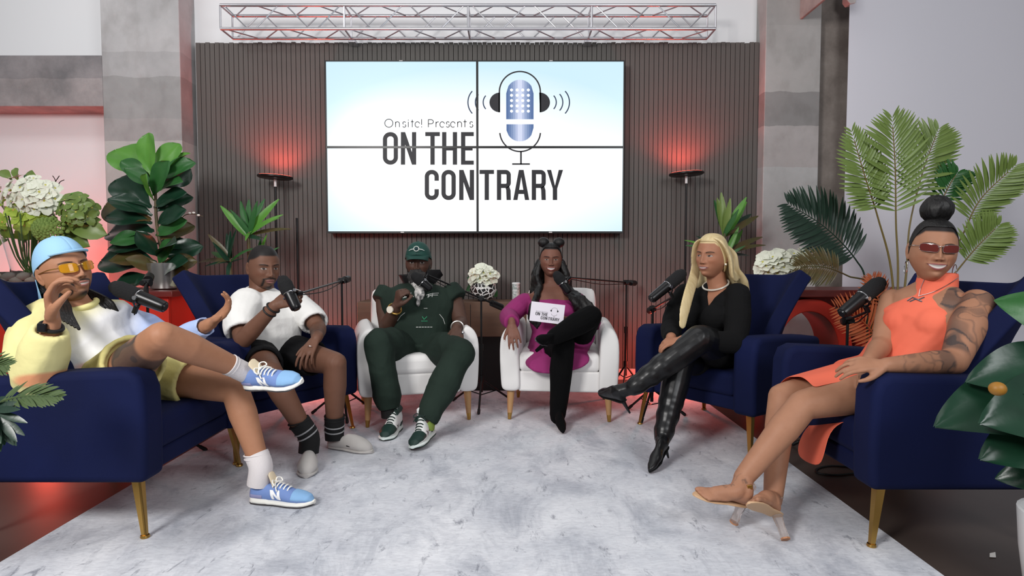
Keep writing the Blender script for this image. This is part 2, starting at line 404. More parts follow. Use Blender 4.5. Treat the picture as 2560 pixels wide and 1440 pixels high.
def rect(c, x0, y0, x1, y1): poly(c, [(x0,y0),(x1,y0),(x1,y1),(x0,y1)])
def bold(ch, x0, x1, y0, y1, s=33, c='ink'):
    glyph('letter%d_%d' % (x0, y0))
    h = s/2; w = x1-x0; H = y1-y0
    if ch == 'O': ribbon(c, rrect(x0+h,y0+h,x1-h,y1-h,w/2-h-2), s, True)
    elif ch == 'C':
        r = w/2-h-2
        ribbon(c, [(x1-h,y0+H*.36)]+arc(x1-h-r,y0+h+r,r,r,0,-90,8)+arc(x0+h+r,y0+h+r,r,r,270,180,8)+arc(x0+h+r,y1-h-r,r,r,180,90,8)+arc(x1-h-r,y1-h-r,r,r,90,0,8)+[(x1-h,y0+H*.64)], s)
    elif ch == 'N':
        ya = y0+H*(w-2*s)/(w-s); yb = y0+H*s/(w-s)
        poly(c, [(x0,y0),(x0+s,y0),(x1-s,ya),(x1,y1),(x1-s,y1),(x0+s,yb),(x0,y0+1)]); poly(c, [(x0,y0+1),(x0+s,yb),(x0+s,y1),(x0,y1)]); poly(c, [(x1-s,y0),(x1,y0),(x1,y1),(x1-s,ya)])
    elif ch == 'T':
        m = (x0+x1)/2; b = y0+s*.95; poly(c, [(x0,y0),(x1,y0),(x1,b),(m+h,b),(m-h,b),(x0,b)]); rect(c, m-h, b, m+h, y1)
    elif ch == 'H':
        m = (y0+y1)/2; poly(c, [(x0,y0),(x0+s,y0),(x0+s,m-h),(x0+s,m+h),(x0+s,y1),(x0,y1)]); poly(c, [(x1-s,y0),(x1,y0),(x1,y1),(x1-s,y1),(x1-s,m+h),(x1-s,m-h)]); rect(c, x0+s, m-h, x1-s, m+h)
    elif ch == 'E':
        m = (y0+y1)/2; b = s*.95; poly(c, [(x0,y0),(x0+s,y0),(x0+s,y0+b),(x0+s,m-h),(x0+s,m+h),(x0+s,y1-b),(x0+s,y1),(x0,y1)])
        rect(c, x0+s, y0, x1, y0+b); rect(c, x0+s, y1-b, x1, y1); rect(c, x0+s, m-h, x1-9, m+h)
    elif ch == 'R':
        r = 24; ym = y0+H*.53; poly(c, [(x0,y0),(x0+s,y0),(x0+s,y0+s),(x0+s,ym-h),(x0+s,ym+h),(x0+s,y1),(x0,y1)])
        ribbon(c, [(x0+s,y0+h)]+arc(x1-h-r,y0+h+r,r,r,-90,0,8)+arc(x1-h-r,ym-r,r,r,0,90,8)+[(x0+s,ym)], s)
        poly(c, [(x1-h-r,ym+h),(x1-14,ym-2),(x1-2,ym+34),(x1,y1),(x1-s,y1),(x1-s-3,ym+32)])
    elif ch == 'A':
        m = (x0+x1)/2; ix, iy = m, y0+H*.24; il = lambda f, sg: (m+sg*((x1-s-m)*(f-.24)/.76), y0+H*f)
        for sg in (-1, 1): poly(c, [(m+sg*18,y0),(m,y0),(ix,iy),il(.66,sg),il(.80,sg),(m+sg*(x1-s-m),y1),(m+sg*(x1-m),y1)])
        poly(c, [il(.66,-1),il(.66,1),il(.80,1),il(.80,-1)])
    elif ch == 'Y':
        m = (x0+x1)/2; ym = y0+H*.62; poly(c, [(x0,y0),(x0+s,y0),(m,ym-22),(m,ym),(m-17,ym)]); poly(c, [(x1-s,y0),(x1,y0),(m+17,ym),(m,ym),(m,ym-22)]); poly(c, [(m-17,ym),(m,ym),(m+17,ym),(m+17,y1),(m-17,y1)])
for ch, a, b_ in (('O',481,597),('N',619,737),('T',806,918),('H',935,1050),('E',1080,1178)): bold(ch, a, b_, 613, 863)
for ch, a, b_ in (('C',802,910),('O',930,1040),('N',1066,1180),('T',1222,1333),('R',1355,1462),('A',1480,1603),('R',1622,1730),('Y',1738,1862)): bold(ch, a, b_, 903, 1134)
# thin line "Onsite! Presents"
TW = 6
def thin(pts, cl=False): glyph('thin'); ribbon('ink', pts, TW, cl)
B_ = 576; XH = 534; CH_ = 514
glyph('t0')
thin(arc(527,545,31,31,0,360,28)[:-1], True)
def t_n(x): glyph('t%d' % x); thin([(x,B_),(x,XH)]); thin([(x,B_-20)]+arc(x+15,XH+15,15,15,180,360,10)+[(x+30,B_)])
def t_s(x): glyph('t%d' % x); thin(arc(x+13,XH+10,11,10,-20,-270,10)+arc(x+13,B_-11,12,11,-90,160,10))
def t_e(x): glyph('t%d' % x); thin([(x,(B_+XH)/2),(x+36,(B_+XH)/2)]+arc(x+18,(B_+XH)/2,18,21,0,-310,18))
t_n(578); t_s(632); glyph('ti'); thin([(676,XH),(676,B_)]); glyph('thin'); rect('ink',673,518,679,525)
glyph('tt'); thin([(706,518),(706,B_)]); thin([(696,XH),(718,XH)]); t_e(728); glyph('tx'); thin([(778,514),(778,558)]); glyph('thin'); rect('ink',775,570,782,577)
glyph('tP'); thin([(830,B_),(830,516)]); thin([(830,518)]+arc(850,534,18,16,-90,90,10)+[(830,550)])
glyph('tr'); thin([(888,B_),(888,XH)]); thin(arc(904,XH+17,15,16,190,290,8)); t_e(918); t_s(966); t_e(1000); t_n(1054); glyph('tt2'); thin([(1110,518),(1110,B_)]); thin([(1098,XH),(1124,XH)]); t_s(1146)
# microphone emblem
glyph('ring')
ribbon('ink', [(1374,462),(1374,308)]+arc(1531,306,157,157,180,360,36)+[(1688,308),(1688,462)], 11)
glyph('cradle')
ribbon('ink', [(1377,548),(1377,606)]+arc(1533,606,156,156,180,0,36)+[(1689,606),(1689,548)], 11)
rect('ink',1533,762,1546,860); rect('ink',1472,852,1608,864)
glyph('ear1'); poly('ink', arc(1380,386,82,76,92,268,20)); glyph('ear2'); poly('ink', arc(1682,386,80,76,-92,88,20))
glyph('capsule')
NB = 12
def blue(x0, x1, ytop, ybot):   # capsule body in upright bands, light in the middle
    for i in range(NB):
        glyph('b%d_%d' % (i, ytop(x0))); a = x0+(x1-x0)*i/NB; b = x0+(x1-x0)*(i+1)/NB; poly('blue%d' % i, [(a,ytop(a)),(b,ytop(b)),(b,ybot(b)),(a,ybot(a))])
hw = 105; mx_ = 1531
cap = lambda x: math.sqrt(max(0, hw*hw-(x-mx_)**2))
blue(1426,1636,lambda x: 317-cap(x),lambda x: 515); blue(1428,1636,lambda x: 553,lambda x: 580+cap(x))
for r in range(5):
    for c_ in range(4): glyph('d%d%d' % (r, c_)); poly('dot', arc(1467+c_*43,291+r*40.5,11,11,0,360,14)[:-1])
for x, h in ((1250,55),(1190,65),(1133,92)): glyph('w%d' % x); ribbon('wave', arc(x+h*1.1,385,h*1.1,h*1.25,180-48,180+48,14), 9)
for x, h in ((1810,55),(1860,68),(1911,92)): glyph('w%d' % x); ribbon('wave', arc(x-h*1.1,385,h*1.1,h*1.25,-48,48,14), 9)
def screen_mat():
    m = bpy.data.materials.new('screen_picture'); m.use_nodes = True; nt = m.node_tree; N = nt.nodes; L = nt.links; b = N['Principled BSDF']
    b.inputs['Base Color'].default_value = (.02,.02,.02,1); b.inputs['Roughness'].default_value = .25
    tc = N.new('ShaderNodeTexCoord'); sp_ = N.new('ShaderNodeVectorMath'); sp_.operation = 'MULTIPLY_ADD'
    cz = SZ0+.52
    sp_.inputs[1].default_value = (.62,0,1.15); sp_.inputs[2].default_value = (-SXM*.62,0,-cz*1.15); L.new(tc.outputs['Object'], sp_.inputs[0])
    ln = N.new('ShaderNodeVectorMath'); ln.operation = 'LENGTH'; L.new(sp_.outputs[0], ln.inputs[0])
    r = N.new('ShaderNodeValToRGB'); e = r.color_ramp.elements
    e[0].position = .45; e[0].color = (1,1,1,1); e[1].position = 1.25; e[1].color = C(196,226,240); L.new(ln.outputs['Value'], r.inputs[0])
    L.new(r.outputs[0], b.inputs['Emission Color']); b.inputs['Emission Strength'].default_value = 1.12
    return m
scrM = screen_mat()
bez = M('screen_bezel_black', C(12,12,14), .35)
ink = {'ink': M('print_ink', C(24,24,32), .5), 'dot': M('print_white', C(240,246,250), .5, emit=(C(236,246,252), .9)), 'wave': M('print_wave_blue', C(30,52,84), .5)}
for i in range(NB):
    t = abs((i+.5)/NB-.5)*2; k = (1-t)**1.3
    c = C(int(70+150*k), int(100+125*k), int(150+95*k)); ink['blue%d' % i] = M('print_blue_%d' % i, (c[0]*.3,c[1]*.3,c[2]*.3,1), .5, emit=(c, .85))
pm = {'ink': 'letter', 'dot': 'emblem_dot', 'wave': 'sound_wave'}
quads = [('Upper video wall screen showing the thin line Onsite! Presents and half of ON THE', SX0, SXM, SZM, SZ1),
         ('upper video wall screen showing the large blue microphone emblem', SXM, SX1, SZM, SZ1),
         ('lower video wall screen showing the letters CON on white', SX0, SXM, SZ0, SZM),
         ('lower video wall screen showing the letters TRARY on white', SXM, SX1, SZ0, SZM)]
for qi, (lab, x0, x1, z0, z1) in enumerate(quads):
    lab = lab[0].lower()+lab[1:]
    t = thing('wall_screen', lab, 'screen', ((x0+x1)/2, SY+.05, z0), 0, 'video wall screens')
    gp = .0025; bw = .0095
    obj('housing', MB().box(x0+gp*.2, x1-gp*.2, SY+.006, SY+.12, z0+gp*.2, z1-gp*.2), bez, t, world=True, bevel=.003)
    obj('mount', MB().box((x0+x1)/2-.2, (x0+x1)/2+.2, SY+.12, 5.222, z0+.1, z1-.1), bez, t, world=True, bevel=.003)
    f = MB()
    b0 = .016 if z0 == SZ0 else bw
    f.box(x0, x1, SY-.003, SY+.008, z0, z0+b0); f.box(x0, x1, SY-.003, SY+.008, z1-bw, z1)
    f.box(x0, x0+bw, SY-.003, SY+.008, z0+b0, z1-bw); f.box(x1-bw, x1, SY-.003, SY+.008, z0+b0, z1-bw)
    obj('bezel', f, bez, t, world=True, smooth=False)
    pan = obj('display_panel', MB().add([(x0+bw,SY+.003,z0+b0),(x1-bw,SY+.003,z0+b0),(x1-bw,SY+.003,z1-bw),(x0+bw,SY+.003,z1-bw)], [(0,1,2,3)]), scrM, t, world=True, smooth=False, fix=False)
    for (col, gid), polys in G.items():
        bm = bmesh.new()
        for pg in polys: bm.faces.new([bm.verts.new((x, SY+(.0015 if col != 'dot' else .0008), z)) for x, z in pg])
        for co, no in (((x0+bw,0,0),(-1,0,0)), ((x1-bw,0,0),(1,0,0)), ((0,0,z0+b0),(0,0,-1)), ((0,0,z1-bw),(0,0,1))):
            bmesh.ops.bisect_plane(bm, geom=bm.verts[:]+bm.edges[:]+bm.faces[:], plane_co=co, plane_no=no, clear_outer=True)
        bmesh.ops.remove_doubles(bm, verts=bm.verts[:], dist=2e-4)
        if bm.faces:
            me = bpy.data.meshes.new('print'); bm.to_mesh(me); me.materials.append(ink[col])
            o = bpy.data.objects.new(('emblem_line' if gid in ('ring','cradle','ear1','ear2') else pm.get(col, 'emblem_band')), me); COL.objects.link(o); o.parent = pan
            if gid == 'thin': o.name = 'small_lettering'; o['kind'] = 'stuff'
        bm.free()
    # small white maker's mark on the frame
    obj('maker_mark', MB().box((x0+x1)/2-.014, (x0+x1)/2+.014, SY-.0045, SY-.002, (z0+.004 if z0 == SZ0 else z1-.006), (z0+.011 if z0 == SZ0 else z1-.001)), M('mark_white', C(220,220,220)), t, world=True, smooth=False)
# ------------------------------------------------------------------ armchairs
velvet = M('navy_velvet', C(10,21,64), .85, sheen=.06, spec=.25, var=(2.5, C(6,14,47), .3), bump=(260,.06))
gold = M('brushed_gold', C(190,152,84), .3, metal=1)
dark_rubber = M('black_rubber', C(14,14,15), .6)
def rbox(x0, x1, y0, y1, z0, z1): return MB().box(x0, x1, y0, y1, z0, z1)
def navy_chair(label, loc, rz):
    t = thing('wingback_armchair', label, 'armchair', loc, rz, 'navy velvet wingback armchairs')
    # seat: a cushion block with a soft top
    s = MB(); xs = np.linspace(-.285, .285, 9); rings = []
    obj('seat_base', rbox(-.288, .288, -.355, .25, .225, .30), velvet, t, bevel=.012)
    obj('seat_cushion', rbox(-.284, .284, -.365, .215, .295, .432), velvet, t, bevel=.035, seg=5)
    for sgn in (-1, 1):
        a = MB(); pr = [(-.385,.215),(-.39,.40),(-.385,.56),(-.365,.615),(-.32,.637),(-.1,.628),(.14,.612),(.26,.60),(.29,.215)]
        x0, x1 = (.288, .425)
        if sgn < 0: x0, x1 = -x1, -x0
        a.prism(pr, x0, x1, 'x'); obj('armrest', a, velvet, t, bevel=.028, seg=5, ang=50)
    # back with flared wings
    b = MB(); rows = []
    for i in range(15):
        z = .30+i/14*.625; k = (z-.3)/.625; row = []
        w = .275+.075*max(0, (k-.2)/.8)**1.2
        for j in range(33):
            q = -1+2*j/32; aq = abs(q); wing = max(0, (aq-.40)/.60)
            wf = (.23 if k < .5 else .23-.15*((k-.5)/.5)**1.3)*(1 if k > .3 else k/.3)
            zz = z+.022*(wing**2)*max(0, (k-.7)/.3)-.012*max(0,(aq-.93)/.07)*k
            y = .19+.13*k+.05*k*k-wf*wing**2.3
            row.append((q*w, y, zz))
        rows.append(row)
    o = obj('backrest', b.grid(rows), velvet, t, sub=1)
    o.modifiers.clear(); sd = o.modifiers.new('solid', 'SOLIDIFY'); sd.thickness = .085; sd.offset = 1
    bv = o.modifiers.new('bevel', 'BEVEL'); bv.width = .03; bv.segments = 4; bv.limit_method = 'ANGLE'; bv.angle_limit = math.radians(45)
    # gold legs: tapered angle section
    for sx, sy in ((-1,-1),(1,-1),(-1,1),(1,1)):
        g_ = MB(); x, y = sx*.375, (-.335 if sy < 0 else .25); dx, dy = sx*.02, sy*.03
        for (ux, uy) in ((1,0),(0,1)):
            rings = []
            for z, w, xx, yy in ((.225,.03,x,y),(.012,.014,x+dx,y+dy)):
                th = .006
                if ux: rings.append([(xx-th/2,yy-th/2,z),(xx-sx*w,yy-th/2,z),(xx-sx*w,yy+th/2,z),(xx-th/2,yy+th/2,z)])
                else: rings.append([(xx-th/2,yy-th/2,z),(xx+th/2,yy-th/2,z),(xx+th/2,yy-sy*w,z),(xx-th/2,yy-sy*w,z)])
            g_.loft(rings)
        leg = obj('leg', g_, gold, t, smooth=False)
        obj('foot_pad', MB().lathe([(.015,.0),(.017,.004),(.015,.011),(.004,.013)], (x+dx-sx*.004,y+dy-sy*.004,0), 16), gold, leg)
    return t
RT = rug_t
def chair_at(fl, fr, face, back):   # floor points of the two front legs -> centre
    m = (np.array(fl)+np.array(fr))/2; f = nrm(face); return m-np.array([f[0], f[1]])*back
c1 = (-1.74, 2.60); navy_chair('navy velvet wingback armchair holding the man in the pale blue cap', (c1[0], c1[1], RT), rz_face(1, 0))
f2 = nrm(A(.845,-.535)); p2 = chair_at((-1.39,3.05),(-1.01,3.65), f2, .36); navy_chair('navy velvet wingback armchair holding the man in the white tee', (p2[0], p2[1], RT), rz_face(*f2))
f5 = nrm(A(-.82,-.57)); p5 = chair_at((.83,3.75),(1.245,3.15), f5, .36); navy_chair('navy velvet wingback armchair holding the woman with long blonde hair', (p5[0], p5[1], RT), rz_face(*f5))
c4 = (1.67, 2.53); navy_chair('navy velvet wingback armchair holding the woman in the coral dress', (c4[0], c4[1], RT), rz_face(-1, 0))
cream = M('white_chair_fabric', C(232,230,228), .6, bump=(300,.05))
oak = M('light_oak', C(190,150,104), .45, var=(5, C(166,124,82), .3), stretch=(8,8,1))
def white_chair(label, loc, rz):
    t = thing('white_armchair', label, 'armchair', loc, rz, 'white armchairs')
    obj('apron', rbox(-.265, .265, -.345, .28, .19, .325), cream, t, bevel=.014)
    obj('seat_cushion', rbox(-.263, .263, -.36, .22, .318, .445), cream, t, bevel=.04, seg=5)
    for sgn in (-1, 1):
        a = MB(); rings = []
        for y, dz, dw in ((-.375,-.03,-.02),(-.37,-.008,-.005),(-.35,0,0),(-.1,.005,0),(.2,.01,0),(.33,.0,0),(.36,-.02,-.01)):
            ring = []
            for k in range(28):
                th = 2*PI*k/28; c, s_ = math.cos(th), math.sin(th)
                # section: straight inside, bowed outside, rounded top
                x = sgn*(.322+(.064+dw*.7)*np.sign(c)*abs(c)**.62*(1.0)) ; z = .405+(.215+dz)*np.sign(s_)*abs(s_)**(.42 if s_ > 0 else .16)
                if z > .5: x -= sgn*.03*((z-.5)/.12)**1.5*(1 if c > 0 else .15)
                if z < .35: x -= sgn*.012*((.35-z)/.16)
                ring.append((x, y, z))
            rings.append(ring)
        a.loft(rings); obj('armrest', a, cream, t, sub=1)
    b = MB(); rings = []
    for z, y, w, th in ((.30,.27,.26,.055),(.45,.285,.262,.06),(.62,.325,.262,.06),(.76,.36,.258,.058),(.815,.375,.248,.05),(.835,.38,.222,.03)):
        ring = []
        for k in range(32):
            a_ = 2*PI*k/32; c, s_ = math.cos(a_), math.sin(a_)
            ring.append((w*np.sign(c)*abs(c)**.4, y+th*np.sign(s_)*abs(s_)**.7, z))
        rings.append(ring)
    obj('backrest', b.loft(rings), cream, t, sub=1)
    for sx, sy in ((-1,-1),(1,-1),(-1,1),(1,1)):
        x, y = sx*.315, (-.31 if sy < 0 else .29)
        leg = obj('leg', MB().chain([(x,y,.2),(x+sx*.006,y+sy*.012,.045)], [.026,.016], n=16, cap='flat'), oak, t)
        obj('leg_tip', MB().chain([(x+sx*.006,y+sy*.012,.046),(x+sx*.008,y+sy*.016,.002)], [.0155,.011], n=16, cap='flat'), gold, leg)
    return t
fA = nrm(A(.28,-.96)); pA = chair_at((-.90,3.71),(-.29,3.89), fA, .31); white_chair('white fabric armchair holding the man in the green outfit', (pA[0], pA[1], RT), rz_face(*fA))
fB = nrm(A(-.10,-.99)); pB = chair_at((-.01,3.91),(.623,3.83), fB, .31); white_chair('white fabric armchair holding the woman in magenta', (pB[0], pB[1], RT), rz_face(*fB))
# ------------------------------------------------------------------ tables behind the chairs
redl = M('table_painted_red_light', C(196,52,34), .35, var=(2, C(176,40,28), .3))  # red lamp light on both tables put into their base colour
redd = M('wood_painted_red_light', C(110,36,30), .4, var=(6, C(80,26,24), .3), stretch=(1,8,8))  # dark table tops, the same red light put into the colour
tl = thing('console_table', 'console table, red light put into its colour, with dark top under the fig tree and flower vase', 'table', (-2.95, 4.3, 0))
obj('table_top', rbox(-3.95, -2.28, 4.02, 4.62, .80, .84), redd, tl, world=True, bevel=.006)
obj('front_panel', rbox(-3.9, -2.33, 4.06, 4.09, .06, .80), redl, tl, world=True, bevel=.004)
for x in (-3.9, -2.36): obj('side_panel', rbox(x, x+.03, 4.09, 4.58, .0, .80), redl, tl, world=True, bevel=.004)
tr2 = thing('console_table', 'console table, red light put into its colour, with curved arch legs beneath the white bouquet', 'table', (2.25, 4.25, 0))
obj('table_top', rbox(1.78, 2.95, 4.0, 4.5, .80, .85), redd, tr2, world=True, bevel=.006)
for x, w in ((2.02, .30), (2.68, .30)):
    b = MB(); rings = []
    for k in range(25):
        a_ = PI*k/24; cx, cz = x+w*1.0*math.cos(a_), .42+.37*math.sin(a_)
        ix, iz = x+(w-.09)*math.cos(a_), .42+.28*math.sin(a_)
        rings.append([(cx,4.06,cz),(cx,4.40,cz),(ix,4.40,iz),(ix,4.06,iz)])
    rings = [[(x+w,4.06,0),(x+w,4.40,0),(x+w-.09,4.40,0),(x+w-.09,4.06,0)]]+rings+[[(x-w,4.06,0),(x-w,4.40,0),(x-w+.09,4.40,0),(x-w+.09,4.06,0)]]
    obj('arch_leg', b.loft(rings), redl, tr2, world=True, bevel=.006)
obj('back_rail', rbox(1.8, 2.93, 4.42, 4.46, .70, .80), redl, tr2, world=True, bevel=.004)
wood = M('brown_wood_panel', C(112,84,66), .55, var=(4, C(92,68,54), .3), stretch=(1,6,6), bump=(20,.05))
cn = thing('low_console', 'low brown wooden console behind the two white armchairs', 'console', (-.55, 4.85, 0))
zc1 = P(1000,755,4.72)[2]; zc0 = P(1000,842,4.72)[2]; xc0, xc1 = P(893,800,4.72)[0], P(1318,800,4.72)[0]
obj('body', rbox(xc0, xc1, 4.72, 5.05, zc0, zc1), wood, cn, world=True, bevel=.004)
dk = M('console_dark_recess', C(16,15,16), .6)
obj('base', rbox(xc0+.03, xc1-.03, 4.76, 5.03, 0, zc0), dk, cn, world=True, bevel=.004)  # near-black block stands in for the dark recess under the body
for k in (1, 2): obj('door_gap', rbox(xc0+(xc1-xc0)*k/3-.002, xc0+(xc1-xc0)*k/3+.002, 4.7185, 4.722, zc0+.01, zc1-.02), dk, cn, world=True, smooth=False)
# ------------------------------------------------------------------ floor lamps with upward red glow
blk = M('black_metal', C(20,19,20), .4, metal=.3)
def floor_lamp(label, u, v, d, tilt):
    top = P(u, v, d); t = thing('floor_lamp', label, 'floor lamp', (top[0], d, 0), 0, 'slim floor lamps by the slat wall')
    R = .142; z = top[2]
    obj('base', MB().lathe([(.12,0),(.125,.006),(.12,.018),(.02,.022)], (top[0], d, .0)), blk, t, world=True)
    obj('pole', MB().cyl((top[0],d,.02), (top[0],d,z-.075), .009), blk, t, world=True)
    obj('pole_joint', MB().cyl((top[0],d,z-.078), (top[0],d,z-.018), .011), M('white_plastic', C(235,235,235), .4), t, world=True)
    hd = bpy.data.objects.new('head', None)
    def disc(prof):
        m_ = MB().lathe(prof, (0,0,0), 40); m_.xf(np.array(Matrix.Translation((top[0],d,z)) @ Matrix.Rotation(tilt, 4, 'Y'))); return m_
    sh = obj('lamp_head', disc([(.02,-.016),(R*.9,-.012),(R,-.004),(R,.006),(R*.97,.010)]), blk, t, world=True)
    obj('diffuser', disc([(R*.94,.009),(R*.94,.0115),(.01,.0118)]), M('lamp_diffuser_red', C(255,120,110), .5, emit=((1,.10,.06,1), 6)), sh)
    l = bpy.data.lights.new('lamp_glow', 'SPOT'); l.energy = 24; l.color = (1,.08,.05); l.spot_size = math.radians(140); l.spot_blend = .6; l.shadow_soft_size = .08
    o = bpy.data.objects.new('lamp_glow', l); COL.objects.link(o); o.location = (top[0], d, z+.03); o.rotation_euler = (PI-.22, 0, 0)
    return t
floor_lamp('slim black floor lamp with round disc head above the narrow-leaved plant on the left', 688, 443, 5.03, .05)
floor_lamp('slim black floor lamp with round disc head beside the blonde woman', 1716, 435, 5.03, -.05)
# tall thin black pole near the lamp
pl = thing('light_stand', 'thin black upright pole standing before the slat wall beside a floor lamp', 'stand', (P(742,545,4.9)[0], 4.9, 0))
obj('pole', MB().cyl((P(742,545,4.9)[0],4.9,.03), P(742,545,4.9), .009), blk, pl, world=True)
for k in range(3):
    a_ = k*2*PI/3+.4; x = P(742,545,4.9)[0]; obj('leg', MB().cyl((x,4.9,.12), (x+.18*math.cos(a_),4.9+.18*math.sin(a_),.006), .007), blk, pl, world=True)
# red uplights standing on the floor behind the chairs
def uplight(label, x, y, power, aim=(0,0,1), r=.055):
    t = thing('floor_uplight', label, 'uplight', (x, y, 0), 0, 'red floor uplights behind the chairs')
    obj('can', MB().lathe([(.05,0),(.062,.004),(.062,.12),(.056,.125),(.05,.11)], (x,y,0)), blk, t, world=True)
    obj('lens', MB().lathe([(.052,.112),(.052,.116),(.004,.118)], (x,y,0)), M('uplight_lens_red', C(255,60,40), .4, emit=((1,.08,.05,1), 12)), t, world=True)
    l = bpy.data.lights.new('uplight_glow', 'POINT'); l.energy = power; l.color = (1,.10,.06); l.shadow_soft_size = .06
    o = bpy.data.objects.new('uplight_glow', l); COL.objects.link(o); o.location = (x, y, .2)
uplight('black can uplight glowing red behind the capped man\'s armchair', -2.75, 3.5, 5.5)
uplight('black can uplight glowing red by the slat wall behind the narrow-leaved plant', -1.62, 4.75, 13)
uplight('black can uplight glowing red by the slat wall behind the blonde woman', 1.22, 4.75, 13)
uplight('black can uplight glowing red before the red arch table', 2.3, 3.72, 12)
uplight('black can uplight glowing red on the floor by the wall behind the flower vase', -3.75, 4.88, 75)
# ------------------------------------------------------------------ plants
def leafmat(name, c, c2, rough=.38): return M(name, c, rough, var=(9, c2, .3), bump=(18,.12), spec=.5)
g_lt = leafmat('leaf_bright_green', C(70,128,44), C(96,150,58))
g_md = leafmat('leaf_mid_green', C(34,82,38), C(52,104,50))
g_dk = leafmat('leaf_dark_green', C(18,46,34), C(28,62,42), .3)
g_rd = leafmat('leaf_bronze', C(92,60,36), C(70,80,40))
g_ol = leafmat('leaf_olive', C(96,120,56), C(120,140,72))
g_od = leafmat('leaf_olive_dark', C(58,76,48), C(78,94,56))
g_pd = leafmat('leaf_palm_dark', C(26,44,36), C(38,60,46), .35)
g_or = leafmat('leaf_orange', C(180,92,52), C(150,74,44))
bark = M('plant_stem', C(96,84,56), .6, var=(12, C(70,62,40), .3))
def leaf_mesh(L_, W_, shape='fig', fold=.18, droop=.25, n=9, m=5, wave=0):
    """leaf along +Y from the origin, upper side +Z"""
    rows = []
    for i in range(n):
        t = i/(n-1)
        if shape == 'fig': w = max(math.sin(PI*t**1.45)**.62, .12*(1-t))
        elif shape == 'round': w = math.sin(PI*t)**.55
        elif shape == 'broad': w = math.sin(PI*min(1, t*1.0)**.8)**.7
        elif shape == 'strap': w = math.sin(PI*(t*.93+.05))**.6*(1-.35*t)
        else: w = math.sin(PI*(t*.96+.02))**.8
        w = max(w, .03)*W_/2; row = []
        z0 = -droop*L_*t*t; y = L_*t*(1-.25*droop*t)
        for j in range(m):
            q = -1+2*j/(m-1)
            row.append((q*w, y, z0+fold*abs(q)*w+wave*math.sin(t*9+j)*W_*.1*abs(q)))
        rows.append(row)
    me = MB().grid(rows).mesh('leaf'); me.polygons.foreach_set('use_smooth', [True]*len(me.polygons)); return me
def place(o, pos, direc, up=(0,0,1), roll=0, sc=1):
    y = nrm(direc); z = np.asarray(up, float); z = z-y*z.dot(y); z = nrm(z) if np.linalg.norm(z) > 1e-3 else nrm(np.cross(y, A(1,0,0))); x = np.cross(y, z)
    R = Matrix(np.stack([x, y, z], 1).tolist()).to_4x4() @ Matrix.Rotation(roll, 4, 'Y')
    return Matrix.Translation(Vector([float(q) for q in pos])) @ R @ Matrix.Scale(sc, 4)
def leaf(me, m, parent, pos, direc, up=(0,0,1), roll=0, sc=1, name='leaf', solid=False):
    key = (me.name, m.name)
    if key not in LEAFC:
        c = me.copy(); c.materials.clear(); c.materials.append(m); LEAFC[key] = c
    o = bpy.data.objects.new(name, LEAFC[key]); COL.objects.link(o); o.parent = parent
    mw = place(o, pos, direc, up, roll, sc)
    if parent.type == 'EMPTY': o.matrix_parent_inverse = parent.matrix_basis.inverted()
    o.matrix_basis = mw
    return o
LEAFC = {}
rng = random.Random(3)
# ---- fiddle-leaf fig
FX, FY = P(385,600,4.28)[0], 4.28
fg = thing('fiddle_leaf_fig', 'tall fiddle-leaf fig with broad glossy leaves in a silver pot', 'plant', (FX, FY, .84))
silver = M('silver_pot', C(190,188,184), .25, metal=.9)
obj('pot', MB().lathe([(.07,.842),(.095,.85),(.11,1.0),(.112,1.03),(.104,1.03),(.1,.98),(.01,.975)], (P(412,690,FY)[0],FY,0)), silver, fg, world=True)
pb = P(412,660,FY); ptop = P(378,395,FY)
stem = [pb+A(0,0,-.02), P(392,560,FY), P(388,470,FY), ptop]
obj('stem', MB().chain(stem, [.012,.011,.009,.006], n=10), bark, fg, world=True)
figL = leaf_mesh(.30, .155, 'fig', .28, .22, 16, 9, .45); figS = leaf_mesh(.22, .12, 'fig', .3, .12, 14, 9, .45)
def fl(u, v, u2, v2, m, dy=0, sc=1, roll=0, big=True):   # leaf from stem pixel to tip pixel
    a = P(u, v, FY); b = P(u2, v2, FY+dy); d = b-a; Ln = np.linalg.norm(d)
    me = figL if big else figS
    upv = nrm(A(0,-.8,.55)) if abs(d[2]) < Ln*.75 else A(0,-1,.1)
    leaf(me, m, fg, a, d, upv, roll+rng.uniform(-.45,.45), Ln/(.30 if big else .22)*1.05)
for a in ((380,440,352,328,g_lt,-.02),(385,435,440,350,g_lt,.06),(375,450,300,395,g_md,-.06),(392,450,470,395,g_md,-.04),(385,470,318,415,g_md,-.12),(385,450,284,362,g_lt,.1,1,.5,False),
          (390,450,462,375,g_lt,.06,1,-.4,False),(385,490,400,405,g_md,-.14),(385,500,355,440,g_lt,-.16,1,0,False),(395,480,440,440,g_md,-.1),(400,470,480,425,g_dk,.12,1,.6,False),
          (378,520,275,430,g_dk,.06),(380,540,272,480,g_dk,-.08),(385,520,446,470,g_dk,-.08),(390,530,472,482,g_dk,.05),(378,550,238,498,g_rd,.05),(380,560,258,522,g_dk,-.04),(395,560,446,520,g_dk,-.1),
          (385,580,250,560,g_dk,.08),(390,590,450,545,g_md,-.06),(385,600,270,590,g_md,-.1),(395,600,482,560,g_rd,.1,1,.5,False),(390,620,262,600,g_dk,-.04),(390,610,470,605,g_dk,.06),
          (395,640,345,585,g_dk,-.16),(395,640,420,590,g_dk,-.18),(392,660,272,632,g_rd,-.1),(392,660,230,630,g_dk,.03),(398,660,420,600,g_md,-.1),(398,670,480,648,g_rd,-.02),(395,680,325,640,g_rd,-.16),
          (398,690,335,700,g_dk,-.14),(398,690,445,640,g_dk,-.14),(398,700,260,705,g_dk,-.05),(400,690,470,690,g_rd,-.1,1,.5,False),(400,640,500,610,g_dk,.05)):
    fl(*a)
